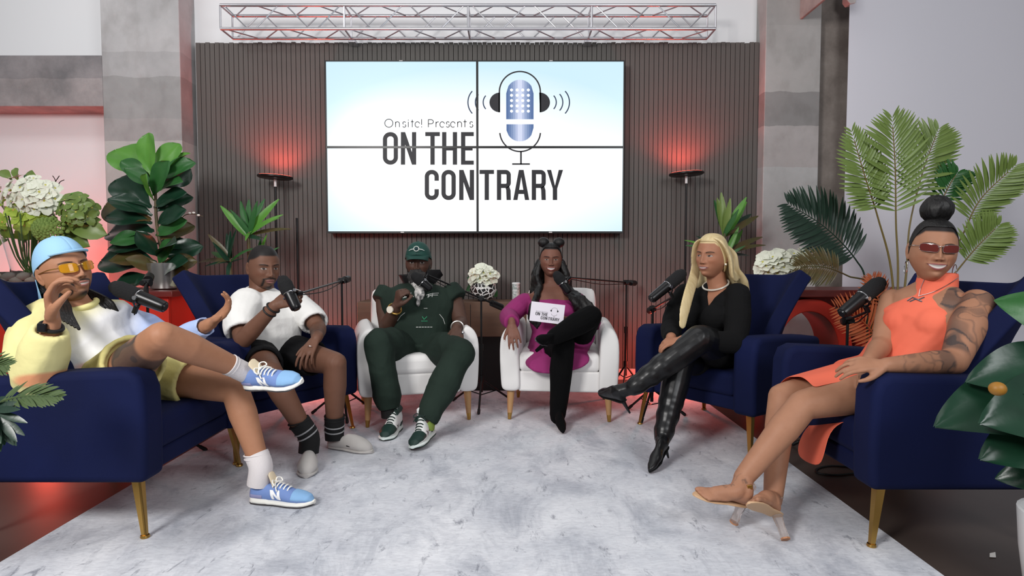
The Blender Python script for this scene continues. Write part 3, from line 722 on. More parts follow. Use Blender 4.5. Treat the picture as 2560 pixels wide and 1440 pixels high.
# catkin twig beside the fig
tw = MB().chain([P(440,600,FY+.1), P(455,545,FY+.1), P(480,535,FY+.1), P(508,541,FY+.1)], [.004,.003,.003,.002], n=6)
twig = obj('twig', tw, bark, fg, world=True)
for u, v in ((455,537),(474,533),(484,532),(496,538)): obj('bud', MB().sphere(P(u,v,FY+.09), (.012,.008,.008), 10, 6), M('bud_white', C(225,222,215), .6), twig)
# ---- narrow-leaved dracaenas
strap = leaf_mesh(.30, .052, 'strap', .30, .22, 9, 3); strap2 = leaf_mesh(.30, .062, 'strap', .35, .05, 9, 3)
def dracaena(label, d, heads, potpx):
    pp = P(potpx, 800, d); t = thing('dracaena_plant', label, 'plant', (pp[0], d, 0), 0, 'potted dracaena plants before the slat wall')
    obj('pot', MB().lathe([(.10,0),(.13,.01),(.155,.27),(.16,.30),(.15,.30),(.145,.26),(.01,.25)], (pp[0], d, 0)), M('dark_pot', C(52,48,46), .5), t, world=True)
    for (u, v, leaves) in heads:
        h = P(u, v, d); mid = (h*.6+A(pp[0],d,.3)*.4)+A(.03*rng.uniform(-1,1),0,0)
        obj('stem', MB().chain([A(pp[0],d,.24), mid, h+A(0,0,.02)], [.016,.013,.011], n=10), bark, t, world=True)
        for (u2, v2, m, dy) in leaves:
            b = P(u2, v2, d+dy); dd = b-h; Ln = np.linalg.norm(dd)
            leaf(strap2 if dd[2] > .7*Ln else strap, m, t, h+A(rng.uniform(-.01,.01),0,rng.uniform(-.015,.02)), dd+A(0,0,.09*Ln), nrm(A(-.0,-.75,.65)), rng.uniform(-.3,.3), Ln/.29)
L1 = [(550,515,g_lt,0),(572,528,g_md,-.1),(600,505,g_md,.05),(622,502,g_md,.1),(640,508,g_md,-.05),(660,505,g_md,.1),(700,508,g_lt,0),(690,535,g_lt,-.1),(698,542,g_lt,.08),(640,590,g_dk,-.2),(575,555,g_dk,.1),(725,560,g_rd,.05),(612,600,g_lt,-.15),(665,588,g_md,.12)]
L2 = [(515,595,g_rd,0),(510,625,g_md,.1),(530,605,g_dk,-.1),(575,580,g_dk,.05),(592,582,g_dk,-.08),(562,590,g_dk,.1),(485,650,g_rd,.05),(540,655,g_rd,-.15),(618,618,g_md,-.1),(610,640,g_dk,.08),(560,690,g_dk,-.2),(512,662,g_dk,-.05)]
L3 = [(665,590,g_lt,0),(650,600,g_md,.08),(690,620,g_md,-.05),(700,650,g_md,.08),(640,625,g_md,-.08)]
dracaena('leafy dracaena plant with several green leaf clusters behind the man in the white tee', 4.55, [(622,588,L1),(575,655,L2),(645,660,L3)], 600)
R1 = [(1805,482,g_ol,0),(1828,500,g_ol,-.06),(1793,500,g_ol,.06),(1785,505,g_md,.1),(1870,500,g_lt,-.02),(1872,508,g_lt,.08),(1850,525,g_md,-.1),(1905,535,g_rd,.02),(1892,525,g_dk,.1),(1840,560,g_md,-.15)]
R2 = [(1716,592,g_lt,0),(1712,608,g_md,.05),(1740,585,g_dk,.1),(1735,640,g_dk,-.05)]
R3 = [(1850,570,g_lt,-.02),(1860,578,g_lt,.08),(1865,610,g_md,-.08),(1912,590,g_rd,.04),(1915,610,g_rd,-.03),(1840,575,g_md,.1),(1880,632,g_dk,.05)]
dracaena('leafy dracaena plant with upright olive leaves behind the blonde woman', 4.62, [(1812,590,R1),(1775,622,R2),(1815,640,R3)], 1800)
# ---- palms
lfl = leaf_mesh(.22, .0155, 'blade', .5, .12, 7, 3)
def frond(t, pts, m, n=22, ll=.2, start=.25, spread=1.05, plane=None, sc_tip=.45, stemcol=None, name='frond', wid=1.0):
    pts = np.array(pts); T_ = np.linspace(0, 1, 60)
    # catmull resample
    q = np.vstack([2*pts[0]-pts[1], pts, 2*pts[-1]-pts[-2]]); cur = []
    for t_ in T_:
        x = t_*(len(pts)-1); i = min(int(x), len(pts)-2); f = x-i; a, b, c, d = q[i:i+4]
        cur.append(.5*((2*b)+(c-a)*f+(2*a-5*b+4*c-d)*f*f+(3*b-a-3*c+d)*f**3))
    cur = np.array(cur)
    fr = obj(name, MB().chain(cur[::4], np.linspace(.008, .0025, len(cur[::4])), n=8, sub=2), stemcol or m, t, world=True)
    nv = nrm(A(0,-1,.15)) if plane is None else nrm(plane)
    for k in range(n):
        s = start+(1-start)*(k+.5)/n; i = min(58, int(s*59)); p = cur[i]+(cur[i+1]-cur[i])*(s*59-i); tg = nrm(cur[i+1]-cur[i])
        side = nrm(np.cross(tg, nv)); prof = math.sin(PI*min(1, (s-start)/(1-start)*.80+.18))**.7
        L_ = ll*max(sc_tip*.7, prof)
        lean = .35+1.0*(s-start)/(1-start)
        for sg in (-1, 1):
            d = side*sg*spread+tg*lean+nv*rng.uniform(.02,.28)+A(0,0,-.06)
            o = leaf(lfl, m, fr, p, d, nv+side*sg*.25+tg*.1, rng.uniform(-.15,.15), L_/.22, 'leaflet')
            o.matrix_basis = o.matrix_basis @ Matrix.Diagonal((1.15*wid*.22/L_*(.5+.5*prof), 1, 1, 1))
    return fr
d6 = 3.75
pot6 = A(P(2245,690,d6)[0], d6, 0)
ar = thing('areca_palm', 'tall areca palm with bright green fronds before the white roller shade', 'palm', pot6)
obj('pot', MB().lathe([(.13,0),(.16,.01),(.19,.33),(.2,.36),(.185,.36),(.18,.32),(.01,.31)], pot6), M('dark_pot', C(52,48,46)), ar, world=True)
base6 = pot6+A(0,0,.32)
palmst = M('palm_stalk', C(112,96,50), .5)
for pts, m, n, ll in (
    ([(2245,690,0),(2240,560,0),(2238,420,-.05),(2230,290,-.1)], g_ol, 24, .27),
    ([(2230,690,.03),(2195,545,0),(2165,450,-.05),(2128,325,-.1)], g_ol, 24, .20),
    ([(2265,690,.05),(2275,560,.08),(2310,420,.1),(2348,320,.1)], g_ol, 22, .24),
    ([(2330,720,.05),(2400,600,.05),(2450,500,0),(2540,412,-.1)], g_ol, 22, .22),
    ([(2340,740,.1),(2390,680,.05),(2440,620,0),(2500,560,-.05)], g_ol, 20, .20),
    ([(2300,690,.1),(2330,560,.12),(2370,470,.1),(2395,430,.08)], g_md, 16, .16)):
    w = [base6+A(rng.uniform(-.03,.03),rng.uniform(-.03,.03),0)]+[P(u, v, d6+dd) for u, v, dd in pts]
    frond(ar, w, m, n, ll, start=(.62 if n < 24 else .55), spread=1.0, stemcol=palmst, wid=1.35)
dp = thing('small_palm', 'dark-leaved palm beside the red arch table, with bronze and orange lower fronds', 'palm', (P(2170,900,3.95)[0], 3.95, 0))
pd0 = A(P(2170,900,3.95)[0], 3.95, .25)
obj('pot', MB().lathe([(.11,0),(.13,.01),(.15,.25),(.155,.28),(.145,.28),(.14,.25),(.01,.24)], pd0*A(1,1,0)), M('basket_brown', C(96,66,48), .8, bump=(60,.4)), dp, world=True)
frond(dp, [pd0]+[P(u, v, 3.95+q) for u, v, q in ((2165,720,0),(2140,650,0),(2065,570,-.05),(1968,508,-.1))], g_pd, 26, .27, start=.52, spread=1.1, stemcol=g_pd, wid=1.7)
frond(dp, [pd0]+[P(u, v, 3.95+q) for u, v, q in ((2180,730,-.03),(2120,690,-.1),(2060,668,-.15),(1990,668,-.2))], g_rd, 20, .16, start=.6, spread=1.0)
frond(dp, [pd0]+[P(u, v, 3.95+q) for u, v, q in ((2200,880,-.05),(2180,830,-.1),(2140,790,-.15),(2085,765,-.2))], g_or, 18, .19, start=.35, spread=1.0)
frond(dp, [pd0]+[P(u, v, 3.95+q) for u, v, q in ((2220,850,-.05),(2205,780,-.1),(2190,730,-.12),(2180,690,-.12))], g_or, 14, .14, start=.4, spread=.9)
# ---- foreground palm, lower left
fpd = 1.75; fp = thing('parlour_palm', 'green palm reaching in front of the capped man\'s armchair', 'palm', (-1.98, fpd, 0))
fb = A(-1.98, fpd, .26)
obj('pot', MB().lathe([(.09,0),(.11,.01),(.13,.24),(.135,.27),(.125,.27),(.12,.24),(.01,.23)], fb*A(1,1,0)), M('white_pot', C(225,225,225), .35), fp, world=True)
frond(fp, [fb]+[P(u, v, fpd+q) for u, v, q in ((-120,1090,0),(-40,1022,-.02),(50,992,-.05),(150,992,-.08))], g_od, 15, .085, start=.62, spread=.42, plane=(0,-.75,.65), wid=.75)
frond(fp, [fb]+[P(u, v, fpd+q) for u, v, q in ((-120,980,.05),(-80,930,.05),(-40,918,.05),(20,915,.03))], g_od, 12, .08, start=.6, spread=.5, plane=(0,-.8,.6), wid=.8)
frond(fp, [fb]+[P(u, v, fpd+q) for u, v, q in ((-120,1060,-.05),(-60,1020,-.06),(-10,1030,-.08),(12,1090,-.1))], g_pd, 9, .10, start=.6, spread=.35, plane=(.2,-.9,.3), wid=1.2)
# ---- foreground broad-leaved plant, lower right
rp = thing('rubber_plant', 'dark broad-leaved plant in a white pot in front of the coral-dressed woman\'s armchair', 'plant', (1.75, 1.80, 0))
rb = A(1.75, 1.80, 0)
obj('pot', MB().lathe([(.11,0),(.135,.008),(.152,.14),(.16,.265),(.15,.265),(.145,.24),(.01,.23)], rb), M('white_pot', C(225,225,225), .35), rp, world=True)
obj('stem', MB().chain([rb+A(0,0,.22), rb+A(-.02,0,.55), rb+A(-.01,0,.98)], [.012,.01,.006], n=10), M('stem_green', C(60,92,40), .5), rp, world=True)
broad = leaf_mesh(.34, .19, 'broad', .16, .3, 20, 9, .25)
st = lambda z: rb+A(-.015,0,z)
for a, b, m, up in ((st(.62), P(2392,985,1.72), g_dk, (-.1,-.55,.8)), (st(.72), P(2468,905,1.75), g_dk, (0,-.7,.7)), (st(.55), P(2530,1110,1.65), g_dk, (-.3,-.8,.5)),
                    (st(.85), P(2530,745,1.8), g_md, (-.2,-.9,.2)), (st(.6), P(2560,1010,1.6), g_dk, (0,-.8,.6)), (st(.4), P(2500,1180,1.85), g_dk, (-.4,-.6,.5)), (st(.9), P(2700,800,1.7), g_md, (0,-.7,.6)), (st(.5), P(2750,1100,1.7), g_dk, (0,-.7,.6))):
    d = b-a; leaf(broad, m, rp, a, d, up, 0, np.linalg.norm(d)/.33)
obj('orange_bud', MB().sphere(P(2494,972,1.62), (.022,.02,.019), 16, 10), M('bud_orange', C(150,104,34), .5), rp, world=True)
# ---- flower arrangement in a tall glass vase, pebbled bowl beside it
vd = 4.15; vx = P(70,650,vd)[0]
va = thing('flower_arrangement', 'white hydrangea and green orchid arrangement in a flared glass vase', 'flowers', (vx, vd, .84))
zb = .874
glass = M('clear_glass', (1,1,1,1), .02, trans=1, ior=1.3)
zv1 = P(70,560,vd)[2]
obj('vase', MB().lathe([(.01,zb),(.09,zb),(.10,zb+.01),(.10,zb+.12),(.13,zb+.28),(.175,zv1),(.171,zv1),(.125,zb+.28),(.094,zb+.12),(.09,zb+.02),(.01,zb+.015)], (vx,vd,0), 32), glass, va, world=True)
stg = M('cut_stem_green', C(74,104,48), .5)
for k in range(22):
    a_ = k*2.4; r0, r1 = .02+.05*rng.random(), .05+.10*rng.random()
    obj('stem', MB().chain([(vx+r0*math.cos(a_+2.5), vd+r0*math.sin(a_+2.5), zb+.02), (vx+.5*r1*math.cos(a_), vd+.5*r1*math.sin(a_), zb+.2), (vx+r1*math.cos(a_), vd+r1*math.sin(a_), zv1+.06)], .0045, n=6, sub=3), stg, va, world=True)
wp = M('petal_white', C(236,236,226), .55, var=(14, C(214,220,190), .3)); gp_ = M('petal_green', C(140,170,52), .5, var=(14, C(176,190,84), .3))
pet = leaf_mesh(.055, .055, 'round', .25, .15, 6, 5, .3); petg = leaf_mesh(.075, .06, 'round', .2, .25, 6, 5, .4)
def blossom(t, c, nv, me, m, k=4, sc=1, cc=None):
    nv = nrm(nv); a = nrm(np.cross(nv, A(.3,.2,1))); b = np.cross(nv, a)
    hub = obj('blossom', MB().sphere(c, .008*sc, 8, 5), cc or M('flower_heart', C(196,190,90), .6), t, world=True)
    ph = rng.random()*6
    for i in range(k):
        th = ph+i*2*PI/k; d = a*math.cos(th)+b*math.sin(th)+nv*.35
        leaf(me, m, hub, c, d, nv, rng.uniform(-.2,.2), sc*rng.uniform(.9,1.1), 'petal')
def dome(cu, cv, ru, rv, n, f, dd=0, dp=.12):
    for i in range(n):
        a_ = i*2.399; r = math.sqrt((i+.5)/n); u, v = cu+ru*r*math.cos(a_), cv+rv*r*math.sin(a_)
        dep = vd+dd-dp*math.sqrt(max(0, 1-r*r)); f(P(u, v, dep), A((u-cu)/ru*.8, -1.0*math.sqrt(max(.05, 1-r*r)), -(v-cv)/rv*.8+.15))
dome(70, 492, 80, 52, 30, lambda c, nv: blossom(va, c, nv, pet, wp, 4, rng.uniform(.85,1.25)))
dome(30, 545, 95, 45, 13, lambda c, nv: blossom(va, c, nv, petg, gp_, 5, rng.uniform(.8,1.1), M('orchid_heart', C(210,160,90), .5)), .02)
dome(180, 530, 52, 45, 14, lambda c, nv: blossom(va, c, nv, petg, g_ol, 4, rng.uniform(.7,1.0)), .02)
fo = leaf_mesh(.14, .07, 'fig', .2, .3, 8, 5, .8)
for u, v, u2, v2, m in ((160,560,250,575,g_ol),(150,580,240,552,g_ol),(140,590,215,600,g_ol),(170,520,228,505,g_ol),(150,500,205,482,g_lt),(30,450,-5,418,g_ol),(45,450,28,415,g_ol),(60,445,80,430,g_md),(20,600,-40,620,g_ol),(100,600,160,610,g_ol),(70,600,40,622,g_md),(10,560,-60,560,g_ol),(90,440,60,425,g_ol),(200,560,245,540,g_ol),(190,580,232,590,g_ol)):
    a = P(u, v, vd-.03); b = P(u2, v2, vd+rng.uniform(-.1,.05)); leaf(fo, m, va, a, b-a, (0,-.8,.5), rng.uniform(-.4,.4), np.linalg.norm(b-a)/.135)
mo = MB(); cm = P(130,575,vd-.08)
for i in range(90):
    a_ = i*2.399; r = math.sqrt((i+.5)/90); q = A(r*math.cos(a_)*.11, -.09*math.sqrt(1-r*r), r*math.sin(a_)*.085)
    mo.sphere(cm+q, .014*rng.uniform(.7,1.2), 7, 4)
mo = obj('sedum_head', mo, M('sedum_green', C(128,150,76), .8, var=(60, C(96,120,54), .3)), va, world=True); mo['kind'] = 'stuff'
tg_ = MB()
for pl_ in (((130,500),(142,470),(138,450),(132,440)),((142,470),(150,455),(160,450)),((138,455),(148,440))): tg_.chain([P(u, v, vd) for u, v in pl_], .003, n=6)
obj('bare_twig', tg_, M('twig_dark', C(60,40,36), .7), va, world=True)
bd = 3.9; bc = P(50,722,bd)
pbw = thing('pebble_bowl', 'round planter faced with grey-brown river pebbles around the foot of the flower vase', 'planter', (vx, vd, .84))
zt0, zt1 = .842, P(50,682,bd)[2]; bc = A(vx, vd, 0); Rb = .27
va.location.z = .84
obj('shell', MB().lathe([(.18,zt0),(Rb*.95,zt0+.005),(Rb,zt0+.05),(Rb*.96,zt1-.01),(Rb*.9,zt1),(Rb*.8,zt1-.01),(.18,zt0+.03)], bc, 36), M('planter_dark', C(52,46,42), .8), pbw, world=True)
pebm = [M('pebble_%d' % i, C(*c), .7, var=(12, C(*c2), .3)) for i, (c, c2) in enumerate((((112,104,96),(90,84,78)),((98,92,88),(78,72,68)),((128,118,106),(104,96,88))))]
pm_ = MB().sphere((0,0,0), (.042,.02,.026), 10, 6).mesh('pebble'); pm_.polygons.foreach_set('use_smooth', [True]*len(pm_.polygons))
pmc = []
for m in pebm: q = pm_.copy(); q.materials.append(m); pmc.append(q)
rows_ = 4
for r in range(rows_):
    for k in range(22):
        a_ = 2*PI*(k+.5*(r % 2))/22; z = zt0+.022+r*(zt1-zt0-.02)/rows_*1.0
        o = bpy.data.objects.new('pebble', pmc[(k*5+r*3) % 3]); COL.objects.link(o); o.parent = pbw; o.matrix_parent_inverse = pbw.matrix_basis.inverted()
        o.location = (bc[0]+Rb*math.cos(a_), bc[1]+Rb*math.sin(a_), z); o.rotation_euler = (0, rng.uniform(-.3,.3), a_+PI/2); o.scale = (rng.uniform(.85,1.15), 1, rng.uniform(.8,1.1))
# ---- white bouquet on the red arch table
wb = P(1968,690,4.2); bq = thing('white_bouquet', 'spreading bouquet of white flowers on the red arch table', 'flowers', (wb[0], 4.2, .85))
obj('vase', MB().lathe([(.05,.852),(.07,.86),(.075,.93),(.06,.97),(.065,.99),(.055,.99),(.05,.95),(.01,.94)], (wb[0],4.2,0)), M('white_ceramic', C(225,222,218), .3), bq, world=True)
for i in range(34):
    a_ = i*2.399; r = math.sqrt((i+.5)/34); u, v = 1972+78*r*math.cos(a_), 672+40*r*math.sin(a_)*.9-8
    blossom(bq, P(u, v, 4.2-.1*math.sqrt(1-r*r)), A(math.cos(a_)*r, -.7, .6-math.sin(a_)*r*.6), pet, wp, 5, rng.uniform(.8,1.2))
for u, v, u2, v2 in ((1960,650,1985,632),(1940,660,1925,640),(2000,655,2030,640),(1990,650,2010,635)):
    a = P(u, v, 4.18); b = P(u2, v2, 4.15); leaf(fo, g_ol, bq, a, b-a, (0,-.8,.5), 0, np.linalg.norm(b-a)/.12)
# ---- small white flowers in a faceted black and white vase on the low console
sv = P(1208,745,4.85); sf = thing('flower_vase', 'small white flowers in a black and white patterned round vase on the low console', 'vase', (sv[0], 4.85, zc1))
def patt():
    m = bpy.data.materials.new('vase_pattern'); m.use_nodes = True; nt = m.node_tree; N = nt.nodes; L = nt.links
    tc = N.new('ShaderNodeTexCoord'); v = N.new('ShaderNodeTexVoronoi'); v.feature = 'DISTANCE_TO_EDGE'; v.inputs['Scale'].default_value = 26; L.new(tc.outputs['Object'], v.inputs['Vector'])
    r = N.new('ShaderNodeValToRGB'); r.color_ramp.elements[0].position = .06; r.color_ramp.elements[0].color = (.85,.85,.83,1); r.color_ramp.elements[1].position = .1; r.color_ramp.elements[1].color = (.015,.015,.015,1)
    L.new(v.outputs['Distance'], r.inputs[0]); L.new(r.outputs[0], N['Principled BSDF'].inputs['Base Color']); N['Principled BSDF'].inputs['Roughness'].default_value = .3; return m
obj('vase_body', MB().lathe([(.04,zc1+.001),(.085,zc1+.03),(.11,zc1+.09),(.10,zc1+.145),(.06,zc1+.175),(.05,zc1+.172),(.01,zc1+.15)], (sv[0],4.85,0)), patt(), sf, world=True)
for i in range(16):
    a_ = i*2.399; r = math.sqrt((i+.5)/16); u, v = 1208+34*r*math.cos(a_), 692+24*r*math.sin(a_)
    blossom(sf, P(u, v, 4.83-.07*math.sqrt(1-r*r)), A(math.cos(a_)*r, -.7, .5-math.sin(a_)*r*.6), pet, wp, 5, rng.uniform(.8,1.1))
for u2, v2 in ((1165,720),(1172,690),(1245,735),(1180,672)):
    a = P(1205, 710, 4.85); b = P(u2, v2, 4.82); leaf(fo, g_md, sf, a, b-a, (0,-.8,.5), 0, np.linalg.norm(b-a)/.13)
cup = P(1290,750,4.85); zs = zc1; cz = P(1290,706,4.85)[2]
cu_ = thing('paper_cup', 'tall white speckled cup on the low console behind the magenta-dressed woman', 'cup', (cup[0], 4.85, zs))
obj('cup_body', MB().lathe([(.024,zs+.001),(.03,zs+.003),(.031,cz-.012),(.031,cz-.012)], (cup[0],4.85,0)), M('cup_speckle', C(225,226,226), .5, var=(60, C(150,165,160), .12)), cu_, world=True)
obj('lid', MB().lathe([(.033,cz-.014),(.033,cz-.004),(.028,cz),(.004,cz)], (cup[0],4.85,0)), M('white_plastic', C(235,235,235)), cu_, world=True)
# ------------------------------------------------------------------ people: builders
def sstep(a, b, x): t = np.clip((x-a)/(b-a), 0, 1); return t*t*(3-2*t)
def gs(x, z, cx, cz, sx, sz): return np.exp(-((x-cx)/sx)**2-((z-cz)/sz)**2)
def head_arrays(skin, lip=(.5,.25,.22), smile=0., beard=0., beardcol=(.012,.010,.010), hair=None, hairline=.06, brow=(.02,.015,.012), nose=1., jaw=1., gaze=0., liner=0., fade=0., open_=0., res=1.0, cheeks=1., full=1., longbeard=0.):
    nu, nv = int(230*res), int(190*res)
    s = np.linspace(-PI, PI, nu, endpoint=False); u = s-.62*np.sin(s); v = np.linspace(.012, PI-.012, nv)
    U, Vv = np.meshgrid(u, v); sn = np.sin(Vv); cz = np.cos(Vv)
    r = sn**.72
    x = .0755*r*np.sin(U)*(1+.03*full); fr = np.cos(U)
    y = -np.where(fr > 0, .094, .104)*r*fr; z = .118*cz
    low = np.clip(-z/.118, 0, 1)
    x *= 1-(.27/jaw)*sstep(.25, 1, low)-.05*sstep(.4, 1, np.clip(z/.118, 0, 1))
    x *= 1-.07*sstep(.2, .9, fr)*0
    # skull back tapers to the nape
    y = np.where((fr < 0) & (z < 0), y*(1-.35*low), y)
    f = sstep(.05, .6, fr)
    ax = np.abs(x); d = np.zeros_like(x)
    # flatter face plane
    d -= .004*gs(x, z, 0, .0, .06, .05)
    A_ = np.interp(z, [-.049,-.043,-.037,-.028,-.01,.012,.03,.045], [0,.008,.021,.023,.0155,.0085,.003,0])*(.85+.15*nose)
    wd = np.interp(z, [-.045,-.035,-.02,.01,.03], [.013,.0125,.0095,.008,.012])*(.8+.2*nose)
    d += A_*np.exp(-(x/wd)**2)
    d += .0085*nose*gs(ax, z, .0135*(.7+.3*nose), -.0365, .0065, .007)
    d -= .010*gs(ax, z, .032, .002, .0165, .0115)
    d += .0062*gs(ax, z, .032, -.001, .0125, .0075)
    d += .0045*gs(ax, z, .028, .021, .022, .007)
    d += .006*cheeks*gs(ax, z, .044, -.026+.004*smile, .019, .016)
    zm = -.064; sk = smile*9.0
    zc = zm+sk*x*x*(1-.0)            # mouth line
    lw = .0245+.0095*smile
    op = (.0068*smile+.006*open_)*np.clip(1-(ax/(lw*.9))**2, 0, 1)      # half opening
    up = (.0072-.0022*smile)*np.clip(1-(ax/lw)**2, 0, 1)**.6*(1-.18*np.exp(-(x/.004)**2)); lo = (.0085-.002*smile)*np.clip(1-(ax/lw)**2, 0, 1)**.7
    lipm = np.exp(-((z-(zc+op+up*.5))/.0055)**2)+np.exp(-((z-(zc-op-lo*.5))/.006)**2)
    d += .0052*lipm*np.clip(1-(ax/(lw*1.1))**2, 0, 1)*full
    d -= .004*np.exp(-((z-zc)/(.0025+op))**2)*np.clip(1-(ax/lw)**2, 0, 1)
    d += .012*gs(x, z, 0, -.066, .034, .02)                      # muzzle
    d -= .003*gs(x, z, 0, -.083, .02, .006)
    d += .021*gs(x, z, 0, -.101, .024, .017)                     # chin
    d -= .003*smile*np.exp(-((ax-(.034+.10*(-.035-z)*.5))/.004)**2)*sstep(-.075,-.06,z)*sstep(-.03,-.045,z)
    bm_ = np.zeros_like(x)
    if beard > 0:
        bl = .034 if beard < 1.5 else .03
        jawz = np.interp(ax, [0,.03,.05,.065,.08], [-.078,-.076,-.06,-.035,.0])
        bm_ = sstep(.004, -.008, z-jawz)*sstep(-.1, .25, fr)
        mous = np.exp(-((z-(-.0505+1.0*-8*x*x*.35))/.0042)**2)*sstep(.032, .026, ax)*(z < -.044)
        side = np.exp(-((ax-.031)/.0055)**2)*sstep(-.048,-.053, z)*sstep(-.105,-.09, z)
        bm_ = np.clip(np.maximum(bm_*(1 if beard >= 1 else 0)+gs(x, z, 0, -.1, .026, .016)*(.95 if beard < 1 else 0), np.maximum(mous, side)), 0, 1)
        d += bm_*.004*beard
    y = y-d*f
    # beard length drops the chin
    if longbeard: z = z-longbeard*bm_*gs(x, z, 0, -.11, .05, .03)
    col = np.empty(x.shape+(3,)); col[:] = skin
    def mix(mask, c):
        col[:] = col*(1-mask[..., None])+np.asarray(c)[None, None, :]*mask[..., None]
    front = (fr > .15).astype(float)
    mix(.25*gs(ax, z, .045, -.03, .02, .018)*front, np.array(skin)*np.array([1.15,.85,.8]))
    mix(.35*gs(ax, z, .032, -.010, .015, .008)*front, np.array(skin)*.6)
    if hair is not None:
        hl = hairline-.9*np.clip(ax-.045, 0, 1)-sstep(.05, -.35, fr)*.16
        hm = sstep(-.004, .006, z-hl)
        if fade: hm = hm*sstep(-.05*fade, .05, z-.01+.03*sstep(.2,-.2,fr))
        hm = np.where((ax > .05) & (fr > -.15) & (z < .012), 0, hm) if not fade else hm
        mix(hm, hair)
    if beard > 0: mix(np.clip(bm_*1.1, 0, .97), beardcol)
    ex, ez = ax-.032, z-.0005
    al = .0148; half = .0050*(1-.25*smile)*np.clip(1-(ex/al)**2, 0, 1)
    ins = sstep(-.0011, .0009, half-np.abs(ez))*(np.abs(ex) < al)*front
    sh = np.exp(-((np.abs(ez-half*np.sign(ez))-0)/.0016)**2)*(np.abs(ex) < al*1.08)*front*(ez > -.001)
    mix(np.clip(sh*(.75+.25*liner), 0, 1), np.array(skin)*(.18 if not liner else .03))
    mix(ins, (.33,.29,.27))
    sx_ = np.where(x > 0, ex, -ex)
    ir = sstep(.0072, .0056, np.sqrt((sx_-gaze)**2+(ez-.0008)**2))*ins
    mix(ir, (.02,.011,.008))
    bw = np.exp(-((z-(.0155+.0065*np.cos((ax-.036)/.017)))/(.0036-.035*np.clip(ax-.036, 0, 1)))**4)*sstep(.012, .015, ax)*sstep(.055, .050, ax)*front
    mix(np.clip(bw*.9, 0, 1), brow)
    lm = sstep(-.001, .001, zc+op+up-z)*sstep(-.001, .001, z-(zc-op-lo))*sstep(lw, lw-.002, ax)*front
    mix(lm*.9, lip)
    mo = sstep(-.0008, .0008, op-np.abs(z-zc))*sstep(lw*.94, lw*.88, ax)*front
    mix(mo, (.56,.53,.50) if smile > .35 else (.08,.03,.03))
    ln_ = (np.abs(z-zc) < .0012)*(ax < lw)*front*(op < .0012)
    mix(ln_.astype(float)*.85, np.array(lip)*.3)
    nos = gs(ax, z, .0075, -.0425, .0035, .0022)*front
    mix(np.clip(nos*1.2, 0, .85), np.array(skin)*.2)
    P_ = np.stack([x, y, z], -1).reshape(-1, 3); K = col.reshape(-1, 3)
    faces = []
    for i in range(nv-1):
        a = i*nu+np.arange(nu); b = i*nu+(np.arange(nu)+1) % nu
        faces.append(np.stack([a, a+nu, b+nu, b], 1))
    F_ = np.concatenate(faces)
    return P_, F_, K
def ear_arrays(skin, sg):
    n, m = 24, 16; pts = []
    for i in range(m):
        a = PI*(.02+.96*i/(m-1))
        for k in range(n):
            t = 2*PI*k/n; X, Y, Z = math.sin(a)*math.cos(t), math.sin(a)*math.sin(t), math.cos(a)
            rr = math.sqrt(Y*Y+Z*Z); dent = -.005*math.exp(-((rr-.45)/.25)**2) if X > 0 else 0
            pts.append((X*.008+dent, Y*.019*(1-.25*(-Z if Z < 0 else 0)), Z*.033))
    p = np.array(pts); c, s_ = math.cos(.45), math.sin(.45)
    p = np.stack([p[:, 0]*c-p[:, 1]*-s_*.6, p[:, 1]*c+p[:, 0]*-s_*0+p[:, 2]*.12, p[:, 2]], 1)
    p[:, 0] = p[:, 0]*sg; p += A(sg*.077, .012, -.008)
    f = []
    for i in range(m-1):
        for k in range(n):
            q = (i*n+k, i*n+(k+1) % n, (i+1)*n+(k+1) % n, (i+1)*n+k); f.append(q if sg > 0 else q[::-1])
    K = np.tile(np.asarray(skin)*.92, (len(p), 1)); return p, np.array(f), K
def limb(mb, a, b, r0, rm, r1, bulge=.4, n=28, off=None):
    a, b = np.asarray(a), np.asarray(b); m = a+(b-a)*bulge
    if off is not None: m = m+off
    mb.chain([a, m, b], [r0, rm, r1], n=n, sub=8)
